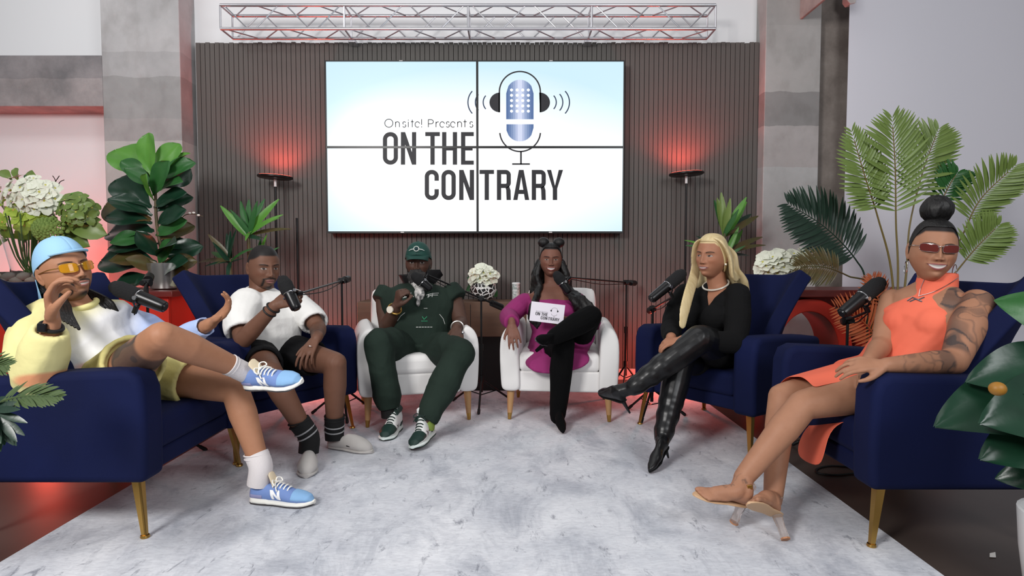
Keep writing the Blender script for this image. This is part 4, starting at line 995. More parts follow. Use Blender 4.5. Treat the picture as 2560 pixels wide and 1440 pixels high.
def hand(mb, w, d, nrmv, thumb=1, curl=(.5,.5,.5,.5), tc=.3, s=1., spread=.10, tips=None, tout=.6):
    """w wrist, d pointing direction, nrmv palm normal, thumb = +1/-1 side"""
    d = nrm(d); nv = np.asarray(nrmv, float); nv = nrm(nv-d*nv.dot(d)); lat = np.cross(d, nv)*thumb; w = np.asarray(w)
    offs = (.033,.0115,-.0115,-.032); kd = (.088,.092,.088,.078)
    mb.chain([w-d*.02*s, w+d*.03*s], [.024*s,.024*s], n=12, sq=.8, ref=lat)
    mb.chain([w+d*.02*s, w+d*.055*s, w+d*.075*s], [.026*s,.036*s,.036*s], n=14, sq=.36, ref=lat)
    seg = ((.042,.026,.020),(.046,.030,.021),(.043,.028,.020),(.034,.021,.018))
    for i in range(4):
        k = w+(d*kd[i]+lat*offs[i])*s
        mb.chain([w+(d*.02+lat*offs[i]*.45)*s, k], [.013*s,.0105*s], n=10)
        a = 0; p = k; pts = [p]; dd = nrm(d+lat*offs[i]/.033*spread)
        for j, L_ in enumerate(seg[i]):
            a += curl[i]*(.85,1.1,.75)[j]; q = dd*math.cos(a)+nv*math.sin(a); p = p+q*L_*s; pts.append(p)
        mb.chain(pts, [.0096*s,.0086*s,.0078*s,.0064*s], n=10, sub=3)
        if tips is not None: tips.append((p.copy(), q.copy(), (-dd*math.sin(a)*-1+nv*-math.cos(a))))
    b0 = w+(lat*.018+d*.018)*s; b1 = w+(lat*.044+d*.052+nv*.012*(1+tc))*s
    td = nrm(d*(1-.3*tout)+lat*tout*(1-tc)+nv*tc*.9); td2 = nrm(d*1.0+nv*tc*1.1+lat*(tout*.4-tc*.5))
    b2 = b1+td*.034*s; b3 = b2+td2*.028*s
    mb.chain([b0, b1, b2, b3], [.017*s,.0135*s,.0098*s,.0075*s], n=10, sub=3)
    if tips is not None: tips.append((b3, td2, -nv))
def torso(mb, pel, ch, nk, latp, lats, w=(.165,.135,.165,.185), dp=(.115,.10,.12,.09), g=0., sh=.0):
    """loft pelvis -> waist -> chest -> shoulder line -> neck"""
    pel, ch, nk = [np.asarray(q, float) for q in (pel, ch, nk)]; latp, lats = nrm(latp), nrm(lats); secs = []
    up = nk-pel
    def fwd(lat, tan): return nrm(np.cross(nrm(tan), lat))
    pts = [(pel-nrm(ch-pel)*.07, latp, w[0]*.88, dp[0]*.9), (pel, latp, w[0], dp[0]), (pel+(ch-pel)*.5, nrm(latp+lats), w[1], dp[1]), (ch, lats, w[2], dp[2]), (ch+(nk-ch)*.62, lats, w[3]*.97, dp[3]), (ch+(nk-ch)*.88, lats, w[3]*.6, dp[3]*.72), (nk+nrm(nk-ch)*.01, lats, .062, .058)]
    for i, (c, lt, a, b) in enumerate(pts):
        tan = pts[min(i+1, len(pts)-1)][0]-pts[max(i-1, 0)][0]; tan = nrm(tan); lt = nrm(lt-tan*lt.dot(tan)); secs.append((c, lt*(a+g), np.cross(tan, lt)*(b+g)))
    mb.ell(secs, 28, 2.35)
SKIN = M('skin', (1,1,1,1), .55, attr='Col', var=(28, (.90,.87,.86,1), .3), bump=(90,.05), spec=.32)
def arr_mesh(name, parts):
    v, f, k, o = [], [], [], 0
    for p, q, c in parts: v.append(p); f.append(q+o); k.append(c); o += len(p)
    v = np.concatenate(v); f = np.concatenate(f); k = np.concatenate(k)
    me = bpy.data.meshes.new(name); me.vertices.add(len(v)); me.vertices.foreach_set('co', v.astype(np.float32).ravel())
    me.loops.add(f.size); me.loops.foreach_set('vertex_index', f.astype(np.int32).ravel()); me.polygons.add(len(f))
    me.polygons.foreach_set('loop_start', np.arange(0, f.size, 4, dtype=np.int32)); me.polygons.foreach_set('loop_total', np.full(len(f), 4, np.int32))
    me.update(); me.validate(); colour(me, k); return me
class Person:
    def __init__(s, label, base, skin, hc, hf, hup=(0,0,1), hs=1., voxel=.0045, head=None):
        s.t = thing('person', label, 'person', (base[0], base[1], base[2] if len(base) > 2 else 0)); s.b = MB(); s.skin = np.array(skin[:3]); s.hc = np.asarray(hc); s.R = basis(hf, hup); s.hs = hs; s.vx = voxel; s.hp = head or {}; s.paint = []
    def hx(s, p): return (np.asarray(p, float)*s.hs) @ s.R.T+s.hc          # head-local -> world
    def hm(s): return mat4(s.R*s.hs, s.hc)
    def neck(s, nk, r=.056): s.b.chain([np.asarray(nk)-A(0,0,.02), (np.asarray(nk)+s.hx((0,.03,-.07)))/2, s.hx((0,.028,-.05))], [r*1.12, r, r], n=16)
    def arm(s, sh, el, wr, r=1., fore=1.):
        limb(s.b, sh, el, .052*r, .050*r, .039*r, .45); limb(s.b, el, wr, .040*r*fore, .041*r*fore, .0265*r*fore, .3)
    def leg(s, hip, kn, an, r=1.):
        limb(s.b, hip, kn, .088*r, .080*r, .056*r, .45); an = np.asarray(an); kn = np.asarray(kn)
        limb(s.b, kn, an, .055*r, .057*r, .036*r, .32)
    def body(s):
        me = remesh(s.b, s.vx, 5, .5); v, f = arrays(me); bpy.data.meshes.remove(me)
        k = np.tile(s.skin, (len(v), 1))
        for fn in s.paint: k = fn(v, k)
        hp, hf, hk = head_arrays(tuple(s.skin), **s.hp)
        parts = [(v, f, k), (s.hx(hp), hf, hk)]
        for sg in (-1, 1):
            ep, ef, ek = ear_arrays(tuple(s.skin), sg); parts.append((s.hx(ep), ef, ek))
        return put('body', arr_mesh('body', parts), SKIN, s.t, world=True)
    def cloth(s, name, mb, m, voxel=None, smooth=4, wr=(.0025, 28), seed=1, parent=None, col=None):
        me = remesh(mb, voxel or s.vx*1.15, smooth)
        if wr: wrinkle(me, wr[0], wr[1], seed)
        if col is not None:
            v, _ = arrays(me); colour(me, col(v))
        return put(name, me, m, parent or s.t, world=True)
    def piece(s, name, mb, m, parent=None, **k): return obj(name, mb, m, parent or s.t, world=True, **k)
def capd(v, a, b):
    """distance of points to the segment ab, and position along it"""
    a, b = np.asarray(a), np.asarray(b); d = b-a; t = np.clip(((v-a) @ d)/d.dot(d), 0, 1); return np.linalg.norm(v-a-t[:, None]*d, axis=1), t
def tattoo(a, b, r, t0, t1, col=(.03,.035,.04), dens=.1, fr=60, seed=3, amt=.75, side=None):
    def f(v, k):
        d, t = capd(v, a, b); m = (d < r)*sstep(t0, t0+.06, t)*sstep(t1, t1-.06, t)
        if side is not None: m = m*sstep(-.3, .3, ((v-np.asarray(a)) @ nrm(side))/r)
        n = pnoise(v, fr, seed, 9); n2 = pnoise(v, fr*.4, seed+9, 6)
        ink_ = sstep(.10, .02, np.abs(n-dens*.3))*.75+sstep(dens+.05, dens+.3, n+.8*n2)*.65; ink_ = np.clip(ink_*(.55+.45*sstep(-.3,.2,n2)), 0, 1)
        m = np.clip(m*ink_*amt, 0, .88)[:, None]; return k*(1-m)+np.asarray(col)*m
    return f
def nails(tips, col, r=.0075):
    def f(v, k):
        for p, q, up in tips:
            c = p+q*.003+nrm(up)*.004; m = sstep(r*1.25, r*.8, np.linalg.norm(v-c, axis=1))[:, None]; k = k*(1-m)+np.asarray(col)*m
        return k
    return f
# ---- footwear in local space: heel at origin, toe along +Y, sole on z = 0
def sole_w(t, kind):
    if kind == 'point': xs, ws = [0,.08,.25,.45,.65,.85,.97,1], [.02,.026,.027,.028,.036,.026,.010,.003]
    else: xs, ws = [0,.05,.18,.4,.65,.8,.93,1], [.014,.027,.033,.032,.043,.042,.028,.008]
    return np.interp(t, xs, ws)
def foot_loft(L_, kind, h, z0, w=1., n=26, t0=0., t1=1., flat=2.2, rise=None):
    """closed upper: h(t) top height, z0(t) bottom"""
    rings = []
    for t in np.linspace(t0+.005, t1-.003, n):
        hw = sole_w(t, kind)*w*L_/.28; ring = []
        for k in range(22):
            a = 2*PI*k/22; c, s_ = math.cos(a), math.sin(a)
            zz = z0(t)+(h(t)-z0(t))*(.5+.5*np.sign(s_)*abs(s_)**(2/2.6)); wf = 1 if s_ < .1 else 1-.34*((zz-z0(t))/(max(h(t)-z0(t), 1e-4)))**2*min(1, h(t)/.07)
            ring.append((hw*wf*np.sign(c)*abs(c)**(2/2.6), t*L_, zz))
        rings.append(ring)
    return rings
def foot_frame(heel, toe, up=(0,0,1)):
    y = nrm(np.asarray(toe)-np.asarray(heel)); z = np.asarray(up, float); z = nrm(z-y*z.dot(y)); x = np.cross(y, z)
    return mat4(np.stack([x, y, z], 1), heel)
def P1(xs, ys): return lambda t: float(np.interp(t, xs, ys))
# ------------------------------------------------------------------ wear: caps, glasses, shoes, prints
from mathutils.bvhtree import BVHTree
def bvh_of(o):
    me = o.data; v, f = [q.co[:] for q in me.vertices], [tuple(p.vertices) for p in me.polygons]; return BVHTree.FromPolygons(v, f)
CO = Vector((0, 0, CAMH))
def on_cloth(bv, u, v, off=.002):
    d = Vector(P(u, v, 1.0))-CO; d.normalize(); h = bv.ray_cast(CO, d)
    if h[0] is None:
        q = min((bv.find_nearest(Vector(P(u, v, x))) for x in np.linspace(2, 5, 60)), key=lambda r: r[3])
        return np.array(q[0])+np.array(q[1])*off
    return np.array(h[0]+(h[1] if h[1].dot(d) < 0 else -h[1])*off)
def print_line(p, parent, bv, px, r, m, name='print', sub=6, sq=.35):
    """thin raised stroke lying on a garment"""
    pts = []
    for a, b in zip(px[:-1], px[1:]):
        for k in range(sub): pts.append((a[0]+(b[0]-a[0])*k/sub, a[1]+(b[1]-a[1])*k/sub))
    pts.append(px[-1]); q = [on_cloth(bv, u, v, r*.4) for u, v in pts]; q = [x for x in q if x is not None]
    if len(q) > 1: obj(name, MB().chain(q, r, n=6, sub=1), m, parent)
def cap(p, m, z_front=.048, z_back=-.012, reverse=False, brim=.072, droop=.35, lining=None, visor=None):
    rows = []; nU = 48
    for i in range(12):
        row = []
        for j in range(nU+1):
            u = 2*PI*j/nU; fr = math.cos(u); ze = z_back+(z_front-z_back)*(.5+.5*fr)
            a0 = math.acos(max(-1, min(1, ze/.128))); a = a0*(1-i/11*.995); r = math.sin(a)**.8
            row.append((.083*r*math.sin(u), -(.101 if fr > 0 else .111)*r*fr, .128*math.cos(a)+.002))
        rows.append(row)
    o = p.piece('cap', MB().grid(rows).xf(p.hm()), m, solid=.004)
    s = -1 if not reverse else 1; rows = []
    ze = z_front if not reverse else z_back; rad = .101 if not reverse else .111
    for i in range(7):
        row = []; e = brim*i/6
        for j in range(17):
            q = -1+2*j/16; an = q*1.05; x = .084*math.sin(an)*(1-.1*i/6); yb = rad*.97*math.cos(an)*math.sqrt(max(.05, 1-(ze/.128)**2))
            yy = yb+e*math.cos(q*1.35); row.append((x, s*yy, ze-.002-e*droop-.018*(q*q)*(i/6)))
        rows.append(row)
    p.piece('brim', MB().grid(rows).xf(p.hm()), visor or m, parent=o, solid=.004)
    p.piece('button', MB().sphere((0,0,.131), (.008,.008,.005), 10, 6).xf(p.hm()), m, parent=o)
    return o
def lens_mat(name, c, mixv=.55):
    m = bpy.data.materials.new(name); m.use_nodes = True; N = m.node_tree.nodes; L = m.node_tree.links
    t = N.new('ShaderNodeBsdfTransparent'); t.inputs[0].default_value = c; b = N['Principled BSDF']; b.inputs['Base Color'].default_value = c; b.inputs['Roughness'].default_value = .08
    x = N.new('ShaderNodeMixShader'); x.inputs[0].default_value = mixv; L.new(t.outputs[0], x.inputs[1]); L.new(b.outputs[0], x.inputs[2]); L.new(x.outputs[0], N['Material Output'].inputs[0]); return m
def glasses(p, lens, rim, w=.052, h=.031, zc=-.001, y=-.103, wrap=.012, rr=.0012):
    g_ = None
    for sg in (-1, 1):
        rows = []; pts = []
        for i in range(9):
            row = []
            for j in range(13):
                a, b = -1+2*j/12, -1+2*i/8
                # rounded rectangle
                k = max(abs(a), abs(b)); n_ = (abs(a)**4+abs(b)**4)**.25; sc = (k/n_) if n_ > 1e-6 else 1
                x = sg*.034+a*sc*w/2; z = zc+b*sc*h/2+.002*a*sg; row.append((x, y+wrap*((abs(x))/.06)**2*2, z))
            rows.append(row)
        l = p.piece('lens', MB().grid(rows).xf(p.hm()), lens, solid=.0016)
        bd = [rows[0][j] for j in range(13)]+[rows[i][12] for i in range(1, 9)]+[rows[8][j] for j in range(11, -1, -1)]+[rows[i][0] for i in range(7, 0, -1)]
        p.piece('rim', MB().chain(bd+bd[:2], rr, n=6, sub=1).xf(p.hm()), rim, parent=l)
        x = sg*(.034+w/2); yy = y+wrap*(abs(x)/.06)**2*2
        p.piece('temple', MB().chain([(x,yy,zc+.006), (sg*.079,-.05,zc+.008), (sg*.0805,.01,zc+.006)], rr*1.5, n=6).xf(p.hm()), rim)
    p.piece('bridge', MB().chain([(-.010,y,zc+.004),(0,y-.004,zc+.007),(.010,y,zc+.004)], rr*1.2, n=6).xf(p.hm()), rim)
def shoe_obj(p, name, mb, m, X, parent=None, **k): return p.piece(name, mb.xf(X), m, parent=parent, **k)
def strip(X, pts, r, sq=.4): return MB().chain(pts, r, n=6, sub=3).xf(X)
def sneaker(p, heel, toe, up, M_, L_=.285, name='shoe', emblem=True, hi=False):
    X = foot_frame(heel, toe, up); k = L_/.28
    top = P1([0,.05,.15,.3,.42,.55,.7,.85,.95,1], [.06,.085,.088,.082,.085,.078,.060,.052,.042,.02]) if not hi else P1([0,.05,.15,.3,.40,.5,.65,.8,.93,1], [.08,.135,.14,.14,.128,.098,.068,.056,.046,.022])
    u = shoe_obj(p, name, MB().loft(foot_loft(L_, 'sneak', lambda t: top(t)*k, lambda t: .014, 1.0)), M_['upper'], X, ang=70)
    shoe_obj(p, 'sole', MB().loft(foot_loft(L_+.008, 'sneak', lambda t: .026+.006*(t < .3), lambda t: .0+.010*max(0, t-.85)/.15, 1.09)), M_['sole'], X, u, ang=50)
    shoe_obj(p, 'outsole', MB().loft(foot_loft(L_+.006, 'sneak', lambda t: .006+.010*max(0, t-.85)/.15, lambda t: -.001+.010*max(0, t-.85)/.15, 1.06)), M_.get('tread', M_['sole']), X, u, ang=50)
    shoe_obj(p, 'toe_cap', MB().loft(foot_loft(L_+.002, 'sneak', lambda t: (top(t)+.0025)*k, lambda t: .02, 1.03, t0=.70 if not hi else .64, t1=1.0)), M_['toe'], X, u, ang=60)
    shoe_obj(p, 'heel_counter', MB().loft(foot_loft(L_, 'sneak', lambda t: (.062 if not hi else .07)*k, lambda t: .02, 1.04, t0=0, t1=.24)), M_['heel'], X, u, ang=60)
    if hi: shoe_obj(p, 'collar', MB().loft(foot_loft(L_, 'sneak', lambda t: (top(t)+.004)*k, lambda t: .098*k, 1.06, t0=.03, t1=.42)), M_['collar'], X, u, ang=60)
    shoe_obj(p, 'tongue', MB().ell([((0, L_*.40, .07*k),(.022,0,0),(0,.004,.003)), ((0,L_*.37,.10*k),(.025,0,0),(0,.005,.002)), ((0,L_*.33,(.125 if not hi else .165)*k),(.022,0,0),(0,.005,.001)), ((0,L_*.325,(.132 if not hi else .172)*k),(.012,0,0),(0,.003,.001))], 16), M_['tongue'], X, u)
    for i in range(5):
        t = .40+.055*i; z = top(t)*k+.003
        w = .020-.001*i; shoe_obj(p, 'lace', MB().chain([(-w*1.15,t*L_,z-.009),(-w*.6,t*L_+.004,z),(w*.6,t*L_+.004,z+.001),(w*1.15,t*L_,z-.009)], .0032, n=6, sub=3), M_['lace'], X, u)
    z = top(.40)*k+.008
    for sg in (-1, 1):
        lp = [(0,.40*L_,z),(sg*.018,.39*L_,z+.012),(sg*.034,.42*L_,z+.006),(sg*.030,.45*L_,z-.006),(sg*.006,.41*L_,z)]
        shoe_obj(p, 'lace_bow', MB().chain(lp, .0028, n=6, sub=4), M_['lace'], X, u)
        shoe_obj(p, 'lace_end', MB().chain([(0,.40*L_,z),(sg*.022,.44*L_,z-.008),(sg*.036,.48*L_,z-.026)], .0026, n=6, sub=4), M_['lace'], X, u)
    if emblem:
        bv = BVHTree.FromPolygons(*[list(q) for q in (lambda mm: (mm.verts().tolist(), mm.f))(MB().loft(foot_loft(L_, 'sneak', lambda t: top(t)*k, lambda t: .014, 1.0)))])
        for sg in (-1, 1):
            m_ = MB(); sh = .010
            def pt(a, b):   # a along shoe (0..1), b height (0..1)
                y, z = L_*(.40+.17*a)-sh*b*1.2*1, (.030+.036*b)*k; h = bv.ray_cast(Vector((sg*.2, y, z)), Vector((-sg, 0, 0)))
                return np.array(h[0])+A(sg*.0016, 0, 0) if h[0] is not None else A(sg*.03, y, z)
            polys = M_['emblem']
            for a0, b0, a1, b1, w in polys:
                n_ = 6
                L0 = [pt(a0+(a1-a0)*i/n_, b0+(b1-b0)*i/n_) for i in range(n_+1)]; L1 = [pt(a0+w+(a1-a0)*i/n_, b0+(b1-b0)*i/n_) for i in range(n_+1)]
                m_.grid([L0, L1])
            shoe_obj(p, 'emblem', m_, M_['emblem_m'], X, u, solid=.0012)
    return u
def clog(p, heel, toe, m, L_=.285):
    X = foot_frame(heel, toe); top = P1([0,.06,.2,.3,.45,.6,.75,.88,.96,1], [.045,.058,.056,.066,.090,.088,.078,.062,.045,.025])
    u = shoe_obj(p, 'clog', MB().loft(foot_loft(L_, 'sneak', lambda t: top(t), lambda t: .006, 1.10)), m, X, ang=75)
    shoe_obj(p, 'sole', MB().loft(foot_loft(L_+.008, 'sneak', lambda t: .020, lambda t: 0., 1.10)), m, X, u, ang=60)
    for sg in (-1, 1): shoe_obj(p, 'vent_slot', MB().chain([(sg*.0405,.15,.036),(sg*.0435,.20,.034)], .0035, n=8), M('slot_black', C(20,20,20), .7), X, u)
    return u
def boot_foot(mb, ankle, heel, toe, up=(0,0,1), L_=.24, lift=.07):
    """pointed foot part of a boot merged into the boot shaft mesh"""
    X = foot_frame(heel, toe, up); top = P1([0,.1,.25,.4,.6,.8,.95,1], [.07,.085,.088,.075,.05,.034,.02,.012])
    mb.add(*(lambda q: (q.xf(X).verts(), q.f))(MB().loft(foot_loft(L_, 'point', lambda t: top(t), lambda t: .0, 1.05))))
    mb.chain([ankle, X[:3, :3] @ A(0,.045,.05)+X[:3, 3]], [.04,.034], n=14)
    return X
# ------------------------------------------------------------------ person 1: man in a pale blue cap, front left
def fl_(u, d): return A((u-1280)/FPX*d*1.0, d, RT)
def xf_z(p, z): p = np.array(p); p[2] = z; return p
cottonW = M('cotton_white', C(228,227,224), .85, bump=(13,.55)); blackcloth = M('black_cloth', C(15,15,17), .9, bump=(16,.5), spec=.2)
sockW = M('sock_white', C(214,208,208), .85, bump=(160,.15)); blackhair = M('black_hair', C(11,9,9), .5, bump=(120,.4), stretch=(1,1,.15))
SK1 = C(168,120,92)
p = Person('man in a pale blue backward cap and pastel tie-dye shirt, ankle crossed on knee', (-1.70, 2.58, .44), SK1, P(160,678,2.52), (.88,-.42,.20), (-.35,0,.94), 1.12, .0047,
           dict(beard=.5, smile=.45, lip=(.42,.17,.15), brow=(.03,.02,.015), jaw=1.15, hair=(.02,.015,.012), hairline=.075, full=1.15))
nk = P(196,768,2.56); ch = P(228,850,2.60); pel = A(-1.70,2.60,.535)
shR, elR, wrR = P(80,808,2.40), P(92,940,2.22), P(132,803,2.17)
shL, elL, wrL = P(318,800,2.74), P(420,868,2.76), P(528,808,2.62)
hpR, knR, anR = A(-1.66,2.50,.55), P(405,842,2.22), P(606,925,2.48)
hpL, knL, anL = A(-1.63,2.70,.545), P(588,975,2.60), P(652,1168,2.545)
torso(p.b, pel, ch, nk, (.1,1,0), (.35,.9,0), (.165,.155,.165,.18), (.12,.12,.12,.09))
p.neck(nk, .058); p.arm(shR, elR, wrR); p.arm(shL, elL, wrL); p.leg(hpR, knR, anR, 1.03); p.leg(hpL, knL, anL, 1.03)
tips = []
hand(p.b, wrR, (.06,-.12,.98), (.90,.35,.05), -1, (.62,.70,.78,.85), .75, 1.17, .06, tips, .5)
hand(p.b, wrL, (.72,-.15,.55), (-.35,-.55,.72), 1, (.30,.42,.5,.55), .15, 1.05, .12, tips, .8)
p.paint.append(tattoo(hpR, knR, .14, .38, .86, dens=-.35, fr=45, seed=4, amt=1.15, side=(.2,-1,-.2)))
p.paint.append(tattoo(knR, anR, .05, -.1, .12, dens=.2, fr=70, seed=8, amt=.4))
p.body()
s_ = MB(); torso(s_, pel+A(-.03,0,.0), ch, nk, (.1,1,0), (.35,.9,0), (.19,.185,.19,.20), (.145,.145,.14,.115))
nkd = nrm(nk-ch)
def sleeve(mb, pts, rad): mb.chain(pts, rad, n=18, cap='cup', sub=5)
s_.chain([shR+A(.03,.05,0), shR*.55+elR*.45, elR+A(0,.01,.0)], [.10,.092,.082], n=18); s_.chain([elR, elR*.5+wrR*.5, wrR*.82+elR*.18], [.082,.075,.056], n=18, cap='cup')
s_.chain([shL+A(-.04,-.04,0), shL*.5+elL*.5, elL], [.095,.085,.072], n=18); s_.chain([elL, elL*.5+wrL*.5, wrL*.88+elL*.12], [.07,.06,.046], n=18, cap='cup')
s_.ell([(pel+A(.05,-.02,-.05),A(.02,.17,0),A(.14,0,.05)),(pel+A(-.02,0,.08),A(.02,.175,0),A(.14,0,.03))], 20)
def dye(v):
    n = pnoise(v, 9, 2); k = np.tile(np.array(C(226,226,230)[:3]), (len(v), 1))
    def mix(m, c):
        nonlocal k
        k = k*(1-m[:, None])+np.array(C(*c)[:3])*m[:, None]
    mix(sstep(-.04, .12, (v[:, 0]+1.70)*.8+(v[:, 1]-2.6)*.55+.05*n), (168,188,232))
    mix(np.maximum(sstep(.05, -.07, (v[:, 0]+1.80)+.30*(.74-v[:, 2])+.05*n), sstep(2.40, 2.32, v[:, 1]+.03*n)*sstep(-1.55,-1.62,v[:, 0])), (228,220,156))
    mix(sstep(.60, .35, np.linalg.norm((v-P(20,890,2.35))/A(.12,.5,.09), axis=1)*.6)*.8, (240,176,118)); mix(sstep(.62, .35, np.linalg.norm((v-P(120,948,2.18))/A(.12,.4,.035), axis=1)*.6)*.8, (226,136,100))
    return k
shirtm = M('tie_dye_cotton', (1,1,1,1), .8, attr='Col', var=(4, (.93,.93,.93,1), .3), bump=(11,.6))
sh1 = p.cloth('shirt', s_, shirtm, .0068, 4, (.010, 16), 3, col=dye)
p.piece('collar', MB().torus(nk+nkd*.012, .070, .013, nkd+A(.1,-.05,0), 36, 10), shirtm if False else M('collar_yellow', C(226,218,150), .8), parent=sh1)
s_ = MB(); ylw = M('shorts_yellow', C(214,202,132), .8, bump=(16,.5))
s_.ell([(pel+A(-.06,0,-.06),A(0,.18,0),A(.12,0,.05)),(pel+A(.03,0,.02),A(0,.18,0),A(.11,0,.05))], 22)
sleeve(s_, [hpR+A(-.05,0,-.02), hpR*.75+knR*.25, hpR*.58+knR*.42], [.115,.118,.118]); sleeve(s_, [hpL+A(-.05,0,-.02), hpL*.75+knL*.25, hpL*.5+knL*.5], [.12,.118,.112])
p.cloth('shorts', s_, ylw, .006, 4, (.004, 26), 6)
def sock(pp, a, b, r0, r1, m, name='sock', mid=None):
    o = pp.piece(name, MB().chain([a, a*.5+b*.5 if mid is None else mid, b], [r0, (r0+r1)/2, r1], n=18, cap='flat'), m)
    for t in (.0, .12): q = a+(b-a)*t; pp.piece('sock_cuff', MB().torus(q, r0*.985-t*.01, .0035, b-a, 24, 6), m, parent=o)
    return o
hS, tS = A(-1.125,2.545,RT), A(-.855,2.505,RT)
sock(p, anL+(knL-anL)*.17, anL+A(-.010,.0,-.075), .050, .049, sockW, mid=anL)
hS2, tS2 = P(617,967,2.52), P(756,962,2.43)
sock(p, anR+(knR-anR)*.18, anR+nrm(anR-knR)*.055+A(.0,0,-.01), .043, .042, sockW)
Nl = [(0,0,0,1,.26),(0,1,.62,0,.28),(.66,0,.66,1,.26)]
SN = dict(upper=M('sneaker_blue', C(110,136,190), .75, bump=(120,.1)), sole=M('sneaker_sole', C(232,230,222), .6), tread=M('sneaker_tread', C(60,56,60), .8), toe=M('sneaker_sky', C(130,172,214), .75, bump=(120,.1)), heel=M('sneaker_lilac', C(140,140,178), .75), tongue=M('sneaker_cream', C(222,206,176), .8), lace=M('lace_white', C(240,238,230), .8), emblem=Nl, emblem_m=M('emblem_white', C(240,240,240), .6))
sneaker(p, hS, tS, (0,0,1), SN, .285); sneaker(p, hS2, tS2, (.05,-.50,.86), SN, .285)
p.piece('watch_band', MB().torus(wrR+(elR-wrR)*.10, .034, .008, wrR-elR, 28, 8), dark_rubber)
p.piece('watch_face', MB().box(-.019,.019,-.016,.016,-.006,.006).xf(mat4(basis(A(-.2,-.95,.1)), wrR+(elR-wrR)*.10+A(-.005,-.036,.0)) @ np.array(Matrix.Rotation(PI/2, 4, 'X'))), M('watch_glass', C(18,18,22), .1), bevel=.004)
cb = M('cap_pale_blue', C(150,194,228), .7, bump=(200,.08))
cap(p, cb, .062, -.008, True, .075, 1.2)
p.piece('cap_strap', MB().chain([p.hx((.083*math.sin(a),-.102*math.cos(a),.062-.004)) for a in np.linspace(-.9,.9,9)], .006, n=8), cb)
glasses(p, lens_mat('lens_yellow', C(226,170,40), .5), gold, .052, .033, -.002, -.106)
dr = MB(); r_ = random.Random(2)
for i in range(13):     # locks falling behind the far ear over the shoulder, and in front of the near one
    if i < 8:
        a = p.hx((.062-.008*i*.3, .055+.01*i*.5, -.03)); e = P(292+6*i, 785+5*i+r_.uniform(-5,5), 2.62+.01*i); m1 = P(238+5*i, 752, 2.60)
    else:
        j = i-8; a = p.hx((-.055, .07-.012*j, -.04)); e = P(175+9*j, 800+5*j, 2.36); m1 = P(135+9*j, 765, 2.42)
    dr.chain([a, (a+m1)/2+A(0,.01,0), m1, (m1+e)/2+A(0,-.03,.012), e+A(0,-.03,0)], [.011,.0105,.01,.0095,.006], n=8, sub=5)
v_ = dr
o = p.piece('dreadlocks', dr, blackhair); o['kind'] = 'stuff'
# ------------------------------------------------------------------ person 2: man in a white tee
SK2 = C(112,78,62)
p = Person('man in a white tee and black shorts speaking into a held microphone', (-1.38, 3.38, .44), SK2, P(659,668,3.40), (.70,-.70,-.10), (0,0,1), 1.06, .005,
           dict(res=.78, beard=.5, open_=.35, lip=(.30,.13,.12), brow=(.012,.01,.01), hair=(.012,.010,.010), hairline=.066, fade=.8, jaw=1.2, nose=1.25, full=1.3))
nk = P(655,728,3.42); ch = P(668,800,3.40); pel = A(-1.40,3.40,.53)
shR, elR, wrR = P(598,762,3.26), P(606,852,3.08), P(688,764,3.02); shL, elL, wrL = P(752,758,3.52), P(796,820,3.40), P(792,846,3.26)
hpR, knR, anR = A(-1.43,3.31,.52), A(-1.20,2.95,.50), A(-1.035,3.02,.14); hpL, knL, anL = A(-1.34,3.46,.52), P(838,908,3.2), P(836,1085,3.27)
latv = A(.535,.845,0)
torso(p.b, pel, ch, nk, latv, latv, (.17,.165,.175,.18), (.13,.135,.13,.10)); p.neck(nk, .066); p.arm(shR, elR, wrR, 1.1); p.arm(shL, elL, wrL, 1.1); p.leg(hpR, knR, anR, 1.05); p.leg(hpL, knL, anL, 1.08)
hand(p.b, wrR, (.86,-.10,.40), (.25,.90,-.30), 1, (1.0,1.05,1.1,1.1), .7, 1.05, .02); hand(p.b, wrL, (-.25,-.62,-.55), (.1,.35,-.9), -1, (.25,.3,.3,.3), .1, 1.05, .12)
p.paint.append(tattoo(elL, wrL, .06, .5, .9, dens=.3, fr=50, seed=2, amt=.7))
p.body()
s_ = MB(); torso(s_, pel+A(0,0,.01), ch, nk-A(0,0,.008), latv, latv, (.185,.185,.192,.197), (.148,.155,.148,.115)); s_.chain([shR+A(.03,.04,.01), shR*.5+elR*.5, shR*.22+elR*.78], [.085,.083,.080], n=18, cap='cup'); s_.chain([shL+A(-.04,-.05,.01), shL*.45+elL*.55, shL*.2+elL*.8], [.082,.08,.077], n=18, cap='cup')
tee = p.cloth('tee_shirt', s_, cottonW, .006, 4, (.008, 17), 9); p.piece('neck_rib', MB().torus(nk+A(.0,-.005,.004), .078, .010, A(.18,-.16,1), 36, 10), cottonW, parent=tee)
s_ = MB(); s_.ell([(pel+A(-.03,.02,-.07),latv*.185,A(.1,-.06,.02)),(pel+A(0,0,.05),latv*.185,A(.12,-.08,.02))], 22)
sleeve(s_, [hpR, hpR*.6+knR*.4, hpR*.35+knR*.65], [.115,.105,.096]); sleeve(s_, [hpL, hpL*.6+knL*.4, hpL*.38+knL*.62], [.115,.107,.099])
p.cloth('shorts', s_, blackcloth, .006, 4, (.003, 26), 4)
sockB = M('sock_black', C(14,14,15), .85, bump=(160,.15)); stripe = M('sock_stripe_grey', C(150,150,152), .8)
for kn, an, dn in ((knR,anR,A(0,-.01,-.07)),(knL,anL,A(0,0,-.03))):
    top = an+(kn-an)*.26; end = an+dn; o = sock(p, top, end, .054, .050, sockB, mid=an+A(0,0,.01))
    for t in (.55, .85): q_ = an+A(0,0,.01); p.piece('sock_stripe', MB().torus(top+(q_-top)*t, .0520, .0042, q_-top, 24, 6), stripe, parent=o)
clogm = M('clog_grey', C(188,184,180), .65, bump=(60,.03))
